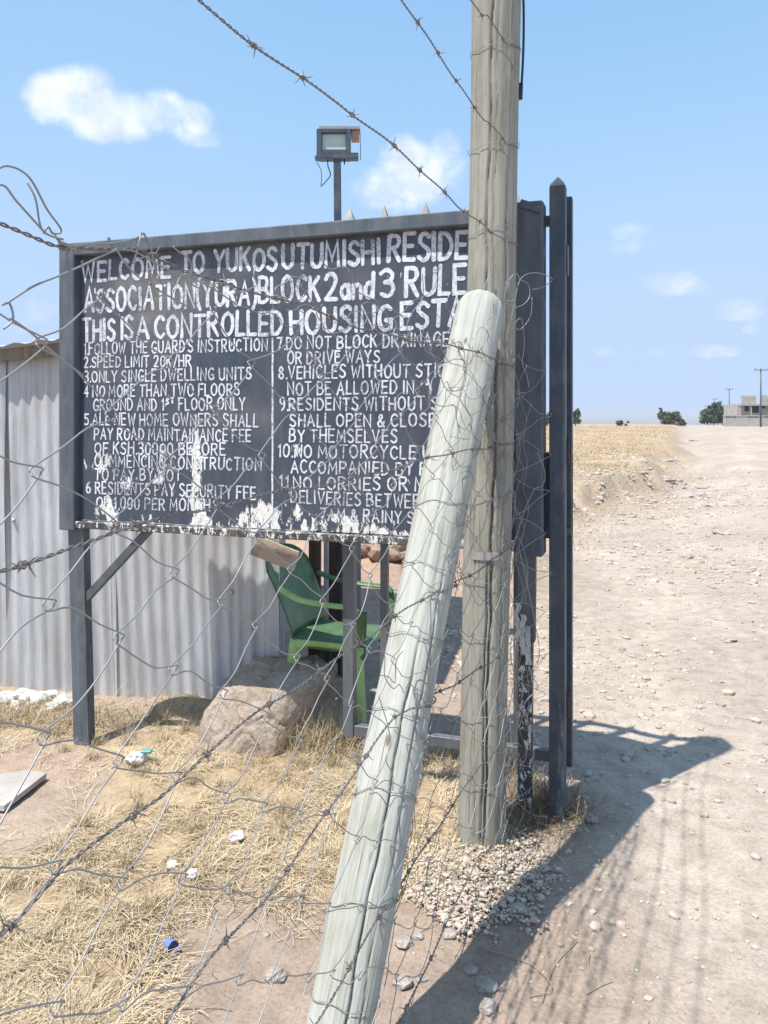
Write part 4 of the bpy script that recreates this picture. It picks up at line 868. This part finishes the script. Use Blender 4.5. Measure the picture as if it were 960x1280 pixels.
for i, (px, py, s, sd, lb) in enumerate([(345, 1222, .034, 1, 'brown stone on bare dirt left of the leaning pole'), (204, 1212, .018, 2, 'pale pebble just below the blue cup'), (236, 1152, .016, 3, 'small tan stone above the blue cup'),
    (522, 1172, .018, 4, 'round pale stone in the gravel below the upright pole'), (562, 1170, .022, 5, 'pale stone right of the round one below the gravel heap'), (648, 1140, .030, 6, 'angular tan stone at the right edge of the gravel heap'),
    (608, 1236, .030, 7, 'grey stone in the pole shadow at lower right'), (609, 1262, .028, 8, 'lowest grey stone in the shadow near the bottom edge'), (527, 1225, .015, 9, 'small white stone on dirt between the two poles'), (506, 1180, .03, 10, 'pale lump of stone beside the leaning pole'),
    (590, 1215, .02, 11, 'cream stone beside the edge of the pole shadow'), (738, 1026, .03, 12, 'flat pale stone just outside the shadow beside the gate post'), (332, 1170, .014, 13, 'tiny brown stone above the larger brown stone'), (503, 1232, .03, 14, 'pale stone touching the leaning pole near its foot')]):
    p = G(px, py); o = link('stone', rock_mesh('stone', s, sd + .37, 2, .6, .4), m_stone if i not in (3, 4, 8, 9, 10) else m_gravel_s if 'm_gravel_s' in globals() else m_stone); o.location = p + UPV * s * .25; tag(o, lb, 'stone')
# rough rocks along the field edge
for i, (px, py, s, lb) in enumerate([(866, 552, .55, 'farthest pale rock on the field edge beside the road'), (830, 600, .32, 'reddish flat rock left of the second one in the ditch'), (844, 602, .26, 'small rock right beside the reddish flat rock'), (866, 622, .36, 'largest flat rock in the roadside ditch'),
    (800, 598, .20, 'low rock at the left end of the eroded bank'), (875, 610, .22, 'grey rock above the largest ditch rock'), (836, 566, .3, 'rock on the field bank below the farthest one'), (760, 571, .2, 'dark rock half hidden in field grass'),
    (862, 697, .12, 'brown flat stone on the dirt track at right'), (905, 668, .13, 'pale stone on the right side of the track'), (786, 730, .055, 'small brown stone on the track right of the gate'), (841, 774, .035, 'dark pebble on the open track'), (912, 800, .06, 'pale broken stone on the track near right edge'),
    (893, 632, .18, 'grey rock at the right end of the ditch rocks'), (950, 949, .035, 'flat grey stone at the right edge of the photo'), (925, 745, .05, 'brown clod on the track near the right edge')]):
    p = G(px, py); o = link('rock', rock_mesh('rock', s, i * 1.9 + .5, 3, .38, .5), m_stone); o.location = p - UPV * s * .02; o.rotation_euler = (0, 0, i * 1.3); tag(o, lb, 'rock')
# pale sacks and rubble along the wall foot
for i, (px, py, s) in enumerate([(8, 872, 0.062), (28, 868, 0.056), (46, 873, 0.062), (62, 868, 0.050), (78, 876, 0.056), (68, 880, 0.043), (20, 880, 0.037)]):
    p = G(px, py + 6); p = Vector((p.x, min(p.y, WA.y + (p.x - WA.x) * WD.y / WD.x - .10), p.z)); o = link('rubble_lump', rock_mesh('rubble_lump', s, i + 11.3, 3, .7, .5), m_white); o.location = p + UPV * s * .3
    tag(o, ['leftmost white rubble lump at the foot of the iron wall','second white rubble lump from the left at the wall foot','third white rubble lump from the left at the wall foot','white rubble lump just left of the sign leg, upper one','rightmost white rubble lump, touching the left sign leg','small low white lump in front of the rightmost ones','small low white lump in front of the leftmost ones'][i], 'rubble', 'white rubble lumps at the wall foot')

# gravel heap round the upright pole, pebbles on the track: real stones, too many to count
def scatter(name, pts, sizes, cols, label, seed=0, flat=.65):
    bm = bmesh.new(); bmesh.ops.create_icosphere(bm, subdivisions=1, radius=1); bv = np.array([v.co[:] for v in bm.verts]); bf = np.array([[v.index for v in f.verts] for f in bm.faces]); bm.free()
    n_ = len(pts); r = np.random.default_rng(seed); k = len(bv)
    jit = 1 + r.uniform(-.28, .28, (n_, k, 1)); V = bv[None] * jit * (sizes[:, None, None] * np.stack([r.uniform(.8, 1.3, n_), r.uniform(.7, 1.1, n_), r.uniform(.45, .8, n_) * flat / .65], 1)[:, None])
    a = r.uniform(0, 6.28, n_); ca, sa_ = np.cos(a)[:, None], np.sin(a)[:, None]; x = V[..., 0] * ca - V[..., 1] * sa_; y = V[..., 0] * sa_ + V[..., 1] * ca
    V = np.stack([x, y, V[..., 2]], -1) + pts[:, None]; F = (bf[None] + (np.arange(n_) * k)[:, None, None]).reshape(-1, 3)
    me = np_mesh(name, V.reshape(-1, 3), F); col_attr(me, np.repeat(cols, k, 0)); o = link(name, me, m_gravel); return tag(o, label, kind='stuff')
def stone_cols(n_, lo=(.28, .23, .19), hi=(.52, .455, .385)):
    t = rng.beta(2, 1.6, n_)[:, None]; return np.array(lo) * (1 - t) + np.array(hi) * t + rng.normal(0, .012, (n_, 3))
HEAP = [(505, 1085), (545, 1060), (600, 1052), (660, 1050), (690, 1075), (680, 1110), (655, 1150), (600, 1165), (545, 1150), (505, 1120)]
px = rng.uniform(480, 720, 16000); py = rng.uniform(1030, 1200, 16000); wv = (fbm(px * .03, py * .03, 1, 3, 4) - .5) * 60 + rng.normal(0, 9, px.shape); ok = inpoly(px + wv, py + wv, HEAP)
px, py = px[ok][:2700], py[ok][:2700]; Y = 1600 / (py - 522); Y = 1000 * (EYE - gh((px - 480) / 1000 * Y, Y)) / (py - 522); X = (px - 480) / 1000 * Y; sz = rng.gamma(2.2, .0016, len(X)) + .002
scatter('gravel_heap', np.stack([X, Y, gh(X, Y) + sz * .35 + rng.uniform(0, .02, len(X))], 1), sz, stone_cols(len(X), (.38, .32, .255), (.56, .49, .41)), 'pale gravel heaped round the foot of the upright pole', 1)
n_ = 5500; Y = 1.9 * np.exp(rng.uniform(0, 2.2, n_)); X = rng.uniform(-.75, .62, n_) * Y; px, py = ground_px(X, Y)
keep = (straw_amount(X, Y) < .5) & ((X > .15) | (rng.random(n_) < .5)) & (fbm(X, Y, 1.3, 3, 71) > .42); X, Y = X[keep], Y[keep]; sz = rng.gamma(1.6, .0011, len(X)) * (1 + Y * .25) + .0008
scatter('loose_pebbles', np.stack([X, Y, gh(X, Y) + sz * .1], 1), sz, stone_cols(len(X)), 'pebbles scattered over the dirt ground', 2)
# coarse rubbly gravel: by the gate, and up the right side of the track
Xs = []; Ys = []
for (cx, cy, sx, sy, k) in ((1.05, 5.3, .5, .8, 1300), (3.6, 8.2, .9, 1.5, 1800), (2.3, 10.5, 1.6, 2, 600), (5.5, 14, 2.4, 3, 900), (5.6, 19, 1.3, 3, 900), (1.3, 3.6, .7, .8, 300), (.8, 2.5, .4, .3, 90), (3.9, 15, 1.6, 2.5, 1600), (6.2, 18.5, 1.2, 2.2, 1200), (8.5, 25, 1.5, 3.5, 700)):
    Xs.append(rng.normal(cx, sx, k)); Ys.append(rng.normal(cy, sy, k))
X = np.concatenate(Xs); Y = np.concatenate(Ys); ok = (Y > 1.8) & (X > .45 - .1 * (Y > 4)); X, Y = X[ok], Y[ok]; sz = rng.gamma(1.9, .0030, len(X)) * (1 + Y * .12) + .0015
scatter('track_gravel', np.stack([X, Y, gh(X, Y) + sz * .1], 1), sz, stone_cols(len(X), (.33, .28, .23), (.54, .48, .41)), 'rough gravel and clods on the dirt track', 3)

# ------------------------------------------------------------------ dry grass
def blades(name, X, Y, Lg, up, wd, cols, label, seed, az=None, parent_kind='stuff'):
    r = np.random.default_rng(seed); n_ = len(X); az = r.uniform(0, 2 * np.pi, n_) if az is None else az; seg = 4
    bend = r.uniform(.2, 1.3, n_); V = np.zeros((n_, seg + 1, 2, 3)); pos = np.stack([X, Y, gh(X, Y) - .004], 1); ang = up.copy(); p = pos.copy(); a = az.copy()
    for s_ in range(seg + 1):
        d = np.stack([np.cos(a) * np.cos(ang), np.sin(a) * np.cos(ang), np.sin(ang)], 1); side = np.stack([-np.sin(a), np.cos(a), r.uniform(-.3, .3, n_)], 1); w_ = (wd * (1 - .75 * s_ / seg))[:, None]
        V[:, s_, 0] = p - side * w_; V[:, s_, 1] = p + side * w_; p = p + d * (Lg / seg)[:, None]; ang = ang - bend / seg; a = a + r.normal(0, .25, n_)
        g_ = gh(p[:, 0], p[:, 1]) + .004 + .012 * r.random(n_); p[:, 2] = np.maximum(p[:, 2], g_)
    base = (np.arange(n_) * (seg + 1) * 2)[:, None, None]; q = np.array([[2 * s_, 2 * s_ + 1, 2 * s_ + 3, 2 * s_ + 2] for s_ in range(seg)]); F = (q[None] + base).reshape(-1, 4)
    me = np_mesh(name, V.reshape(-1, 3), F); col_attr(me, np.repeat(cols, (seg + 1) * 2, 0)); return tag(link(name, me, m_straw), label, kind=parent_kind)
def straw_cols(n_, a=(.38, .29, .18), b=(.74, .62, .43)):
    t = rng.beta(2, 2, n_)[:, None]; g = (rng.random(n_) < .14)[:, None]; c = np.array(a) * (1 - t) + np.array(b) * t; return np.where(g, c * np.array([.62, .6, .66]), c)
n_ = 260000; Y = rng.uniform(1.55, 4.9, n_); X = rng.uniform(-1.0, .28, n_) * Y * .62
X = rng.uniform(-.62, .26, n_) * Y; ok = (straw_amount(X, Y, .07) > .5) & (fbm(X, Y, 6, 3, 33) > rng.uniform(.40, .60, n_)); X, Y = X[ok][:34000], Y[ok][:34000]
tuft = fbm(X, Y, 4.5, 3, 35); az = fbm(X, Y, 2.6, 2, 37) * 14 + rng.normal(0, .9, len(X)); az = az
print('blades', len(X))
blades('dry_grass', X, Y, rng.uniform(.025, .13, len(X)) * (.6 + .9 * tuft), rng.uniform(.02, .65, len(X)) * (.4 + tuft), rng.uniform(.0009, .0019, len(X)), straw_cols(len(X)), 'flattened yellow dry grass', 5, az)
# upright tufts: right of the boulder, at the gate, by the leg
def clump(cx, cy, sx, sy, n_, l0, l1, c0, c1, label, seed, u0=.7, u1=1.5, w_=.0014):
    X = rng.normal(cx, sx, n_); Y = rng.normal(cy, sy, n_); return blades('dry_weed_clump' , X, Y, rng.uniform(l0, l1, n_), rng.uniform(u0, u1, n_), rng.uniform(w_ * .6, w_ * 1.3, n_), straw_cols(n_, c0, c1), label, seed, None)
p = G(405, 932); clump(p.x, p.y, .13, .07, 1400, .08, .24, (.34, .25, .14), (.66, .54, .34), 'upright dry grass tuft right of the boulder', 6)
p = G(668, 1010); clump(p.x, p.y, .10, .10, 1500, .05, .20, (.16, .11, .07), (.42, .33, .22), 'dry brown weeds tangled at the foot of the gate post', 7, .3, 1.3)
p = G(150, 905); clump(p.x, p.y, .25, .07, 500, .06, .16, (.24, .18, .12), (.46, .38, .27), 'dry weeds beside the left sign leg', 8, .3, 1.3)
p = G(20, 895); clump(p.x, p.y, .25, .08, 900, .06, .18, (.34, .26, .16), (.60, .50, .34), 'pale dry grass below the rubble at far left', 9, .3, 1.3)
p = G(560, 950); clump(p.x, p.y, .22, .06, 1200, .05, .14, (.34, .25, .14), (.6, .48, .3), 'dry grass along the gate bottom between the poles', 10, .3, 1.3)
# rooted tufts standing out of the flattened straw
cX = rng.uniform(-.60, .22, 900); cY = rng.uniform(1.7, 4.5, 900); cX = cX * cY; ok = straw_amount(cX, cY, .05) > .5; cX, cY = cX[ok][:120], cY[ok][:120]
k_ = rng.integers(18, 60, len(cX)); X = np.repeat(cX, k_) + rng.normal(0, .016, k_.sum()); Y = np.repeat(cY, k_) + rng.normal(0, .016, k_.sum()); hs = np.repeat(rng.uniform(.04, .12, len(cX)), k_)
blades('dry_tufts', X, Y, hs * rng.uniform(.5, 1.3, len(X)), rng.uniform(.6, 1.5, len(X)), rng.uniform(.0008, .0016, len(X)), straw_cols(len(X), (.26, .20, .12), (.60, .48, .30)), 'short rooted tufts of dry grass', 51)
# field
n_ = 240000; Y = 9.5 * np.exp(rng.uniform(0, 2.6, n_)); X = rng.uniform(.10, .42, n_) * Y; ok = (field_amount(X, Y) * (.25 + .75 * smooth(.4, .6, fbm(X, Y, .8, 3, 88))) > rng.random(n_)); X, Y = X[ok], Y[ok]
n3_ = 9000; X3 = rng.uniform(1.6, 7, n3_); Y3 = rng.uniform(9, 22, n3_); ok3 = (X3 < edge_x(Y3) + .8) & (fbm(X3, Y3, 1.4, 4, 92) > rng.uniform(.48, .62, n3_)); X = np.concatenate([X, X3[ok3]]); Y = np.concatenate([Y, Y3[ok3]])
X2 = rng.uniform(-25, 3, 30000); Y2 = rng.uniform(14, 60, 30000); ok = field_amount(X2, Y2) > .5; X = np.concatenate([X, X2[ok]]); Y = np.concatenate([Y, Y2[ok]]); print('field', len(X))
blades('field_grass', X, Y, rng.uniform(.04, .14, len(X)), rng.uniform(.4, 1.3, len(X)), .0016 + .00018 * Y, straw_cols(len(X), (.44, .34, .22), (.56, .45, .31)), 'dry straw-coloured grass over the field', 11)
# twigs on the dirt
for i, (pts, lb) in enumerate([([(595, 1185), (640, 1200), (670, 1212), (690, 1240), (662, 1248)], 'thin forked twig on the shadow edge below the gravel'), ([(678, 1255), (690, 1215), (715, 1185), (722, 1178)], 'bent twig on the sunlit track right of the shadow'),
                  ([(732, 1245), (765, 1228)], 'short straight twig near the bottom of the track'), ([(740, 1225), (735, 1205), (738, 1195)], 'curled twig above the short straight one'), ([(225, 1262), (265, 1262), (290, 1265)], 'pale straw stalk lying on bare dirt at lower left'),
                  ([(620, 1140), (650, 1165), (640, 1185)], 'dry stalk lying over the lower gravel')]):
    b = MB(); b.tube(spline([G(*q) + UPV * (.004 + .006 * (k % 2)) for k, q in enumerate(pts)], 5), .0014, 5); tag(b.build('twig', m_twig), lb, 'twig')

# ------------------------------------------------------------------ floodlight
FY = 5.0; fx = (423 - 480) / 1000 * FY; fl = thing('floodlight', (fx, FY, 0), 'square floodlight on a slim dark pole rising above the sign', 'floodlight')
def fq(px, py, dy_=0): return P(px, py, FY + dy_)
b = MB(); b.bar((fx + .02, FY, -.1), fq(421.5, 198), .045, .045, Vector((1, 0, 0)), .003); b.build('mast', m_lamp, fl)
def pxbox(x0, x1, y0, y1, d0, d1): 
    a = P(x0, y0, FY); c_ = P(x1, y1, FY); return ((a.x + c_.x) / 2, FY + (d0 + d1) / 2, (a.z + c_.z) / 2), (abs(c_.x - a.x), abs(d1 - d0), abs(a.z - c_.z))
b = MB(); b.box(*pxbox(397, 437.5, 162, 197, .02, .09), None, .006); 
for (x0, x1, y0, y1) in ((396, 402.5, 162, 196), (432.5, 438.5, 162, 196), (402.6, 432.4, 162, 167), (402.6, 432.4, 188, 196)): b.box(*pxbox(x0, x1, y0, y1, -.02, .0195), None, .002)
b.build('housing', m_lamp, fl)
b = MB(); b.box(*pxbox(402.8, 432.2, 167.2, 187.8, .004, .012)); b.build('glass', m_glass, fl)
b = MB(); b.box(*pxbox(404, 431, 169, 186, .013, .0135)); b.build('reflector', m_tip, fl)
b = MB(); b.box(*pxbox(394, 448, 196.2, 200, -.03, .03), None, .002); b.box(*pxbox(438.6, 448, 192, 196.1, -.02, .03)); b.build('bracket', m_lamp, fl)
b = MB(); b.box(*pxbox(399, 450, 158.3, 161.7, -.01, .10)); b.build('top_plate', m_tip, fl)
b = MB(); b.box(*pxbox(438.8, 449, 161.8, 172.5, .01, .09), None, .003); b.build('sensor_box', m_pink, fl)
b = MB(); b.tube(spline([fq(409.5, 200, .0), fq(410, 208), fq(413, 218), fq(408, 226), fq(401, 233)], 5), .0035, 5); b.build('wire', m_black, fl)
b = MB(); b.tube(spline([fq(396, 203), fq(401, 212), fq(402, 222), fq(401, 232)], 5), .0022, 5); b.build('wire', m_black, fl)
b = MB(); b.tube([fq(450.5, 168), fq(450.5, 200)], .0022, 5); b.tube([fq(430.5, 200), fq(430.5, 206)], .004, 5); b.build('wire', m_black, fl)

# ------------------------------------------------------------------ far things
def leafy(name, X, Y, w, h, label, cat, seed, col=(.055, .075, .035), trunk=.3, group=None, n_=1500, cone=0.0):
    z0 = float(gh(X, Y)); root = thing(name, (X, Y, z0), label, cat, group); r = np.random.default_rng(seed)
    nc = 14; cc = np.stack([r.normal(0, .26, nc) * w, r.normal(0, .26, nc) * w, (trunk + (1 - trunk) * r.uniform(.12, .85, nc)) * h], 1); cc[:, :2] *= (1 - cone * (cc[:, 2:3] / h)); cr = r.uniform(.12, .26, nc) * w * (1 - cone * cc[:, 2] / h * .6)
    i = r.integers(0, nc, n_); d = r.normal(size=(n_, 3)); d /= np.linalg.norm(d, axis=1)[:, None]; p = cc[i] + d * (cr[i] * r.uniform(.5, 1.05, n_))[:, None]; p[:, 2] = np.clip(p[:, 2], .05, None)
    s_ = w * .045 * r.uniform(.6, 1.4, n_); t1 = r.normal(size=(n_, 3)); t2 = r.normal(size=(n_, 3)); V = np.stack([p - t1 * s_[:, None], p + t1 * s_[:, None] * .6 + t2 * s_[:, None], p + t2 * s_[:, None] * -.9 + t1 * s_[:, None] * .2], 1)
    me = np_mesh('crown', V.reshape(-1, 3), np.arange(n_ * 3).reshape(-1, 3)); c_ = np.array(col) * 1.7 * r.uniform(.55, 1.5, (n_, 1)) * r.uniform(.7, 1.3, nc)[i][:, None]; col_attr(me, np.repeat(c_, 3, 0)); link('crown', me, m_leaf, root)
    b = MB(); b.tube([(0, 0, -.2), (0.02 * w, 0, h * trunk * .6), (.05 * w, .02, h * .6)], [w * .035, w * .028, w * .012], 7)
    for k in range(4): b.tube([(0.02 * w, 0, h * trunk * .5), tuple(cc[k])], [w * .018, w * .006], 5)
    b.build('trunk', m_bark, root, False); return root
def at(px, Y): return (px - 480) / 1000 * Y
leafy('roadside_tree', at(719, 120), 120, 1.9, 2.6, 'dark bushy tree on the field just right of the gate post', 'tree', 1, (.05, .06, .035), .12)
leafy('roadside_tree', at(683, 125), 125, 2.2, 2.4, 'dark tree seen between the sign frame and gate post', 'tree', 2, (.05, .06, .035), .12)
leafy('shrub', at(777, 125), 125, 1.1, .95, 'small round shrub alone in the dry field', 'shrub', 3, (.06, .06, .04), .05)
leafy('roadside_tree', at(826, 150), 150, 1.6, 3.6, 'pointed dark tree at the left of the bushes by the road', 'tree', 4, (.055, .065, .035), .1, cone=.8)
leafy('shrub', at(836, 148), 148, 3.2, 2.4, 'wide bush right of the pointed tree by the road', 'shrub', 5, (.06, .065, .04), .05)
leafy('shrub', at(850, 150), 150, 1.8, 1.5, 'low bush at the road edge right of the wide bush', 'shrub', 6, (.06, .06, .04), .05)
for i, (px, w, h, lb) in enumerate([(884, 4.0, 2.9, 'leftmost of the dark trees left of the unfinished building'), (891, 3.2, 3.4, 'dark tree second from left beside the far poles'), (897, 2.2, 5.0, 'tallest dark tree left of the unfinished building'), (903, 3.4, 4.3, 'dark tree fourth from left near the block wall'), (911, 2.6, 5.2, 'dark tree rising above the block wall left end'), (920, 3.0, 4.0, 'dark tree touching the unfinished building')]):
    leafy('background_tree', at(px, 185), 185 + i * 1.5, w, h + .9, lb, 'tree', 10 + i, (.045, .065, .04), .1, 'dark trees beside the unfinished building')
bY = 150
bld = thing('unfinished_building', (at(950, bY), bY, 0), 'unfinished two-storey grey block house beyond the road at right', 'building')
def fb(name, x0, x1, y0, y1, d0, d1, mm, root, Y=bY):
    m_ = MB(); a = P(x0, y0, Y); c_ = P(x1, y1, Y); m_.box(((a.x + c_.x) / 2, Y + (d0 + d1) / 2, (a.z + c_.z) / 2), (c_.x - a.x, d1 - d0, a.z - c_.z)); return m_.build(name, mm, root)
fb('core_wall', 924.5, 1003, 506, 534, .8, 7, m_concrete, bld)
fb('upper_slab', 925, 1006, 505, 507, 0, 8, m_concrete, bld); fb('parapet', 928, 946, 494.5, 504.9, .3, .6, m_concrete, bld); fb('parapet', 952, 975, 494, 504.9, .3, .6, m_concrete, bld); fb('parapet', 980, 1000, 494, 504.9, .3, .6, m_concrete, bld)
for x in (925.5, 939, 951, 963, 976, 990): fb('column', x, x + 1.3, 507, 520, .1, .4, m_concrete, bld)
for x0, x1, y0, y1 in ((933, 938.5, 507.6, 514), (941, 950.5, 507.6, 516), (955, 959, 507.6, 510.5), (966, 974, 507.6, 515), (979, 986, 507.6, 514)): fb('window_shade_patch', x0, x1, y0, y1, .72, .85, m_inner_shade, bld)  # dark plates paint the shade inside the window openings
bw = thing('block_wall', (at(930, 146), 146, 0), 'long low concrete block wall in front of the unfinished house', 'wall')
fb('wall_face', 904.5, 1010, 520.5, 534, 0, .25, m_concrete, bw, 146); fb('coping', 904, 1011, 519.2, 520.4, -.08, .33, m_concrete, bw, 146)
for i, x in enumerate((907, 915.5, 934, 943, 955.5, 968, 982)): fb('vent_shade_patch', x, x + (5 if i % 2 else 8), 520.7, 521.6, -.05, .01, m_inner_shade, bw, 146)  # dark strips paint the shade in the gaps below the coping
def upole(px, top, Y, lb, arms=True):
    z0 = float(gh(at(px, Y), Y)); zt_ = EYE + (522 - top) / 1000 * Y; x = at(px, Y); r = thing('power_pole', (x, Y, z0), lb, 'power pole', 'power poles along the far road')
    b = MB(); b.tube([(x, Y, z0 - .3), (x, Y, zt_)], [.19, .11], 8); b.build('shaft', m_post, r)
    w_ = 1.15; b = MB(); b.box((x, Y - .12, zt_ - .35), (w_ * 2, .12, .14)); b.build('crossarm', m_post, r)
    for dx_ in (-w_ + .1, 0, w_ - .1):
        b = MB(); b.tube([(x + dx_, Y - .12, zt_ - .28), (x + dx_, Y - .12, zt_ + .05)], [.07, .05], 6); b.build('insulator', m_tip, r)
upole(951, 460, 140, 'tallest power pole standing before the unfinished house'); upole(911.5, 485, 227, 'second tallest power pole above the dark trees'); upole(893, 498, 320, 'third power pole left of the tallest dark tree')
upole(881.5, 506, 470, 'small distant power pole fourth from the right'); upole(874, 513, 700, 'tiny farthest power pole on the horizon')

# ------------------------------------------------------------------ haze
b = MB(); b.box((0, 3500, -20), (17000, 14000, 70)); 
m_haze = bpy.data.materials.new('haze'); m_haze.use_nodes = True; t = m_haze.node_tree; t.nodes.clear()
pv = t.nodes.new('ShaderNodeVolumePrincipled'); pv.inputs['Density'].default_value = .0003; pv.inputs['Color'].default_value = (.86, .90, .95, 1); ou = t.nodes.new('ShaderNodeOutputMaterial'); t.links.new(pv.outputs[0], ou.inputs['Volume'])
hz = b.build('haze', m_haze); tag(hz, kind='stuff')
zmin = float(ZZ.min()); zmax = max(15.5, float(ZZ.max()) + 1)
xs = ax_[0] - 5, ax_[-1] + 5; ys_ = ay_[0] - 5, ay_[-1] + 5
hz.data.clear_geometry(); b = MB(); b.box(((xs[0] + xs[1]) / 2, (ys_[0] + ys_[1]) / 2, (zmin - 1 + zmax) / 2), (xs[1] - xs[0], ys_[1] - ys_[0], zmax - zmin + 1)); hz.data.from_pydata(b.v, [], b.f)
print('terrain', nx, ny, zmin, zmax)
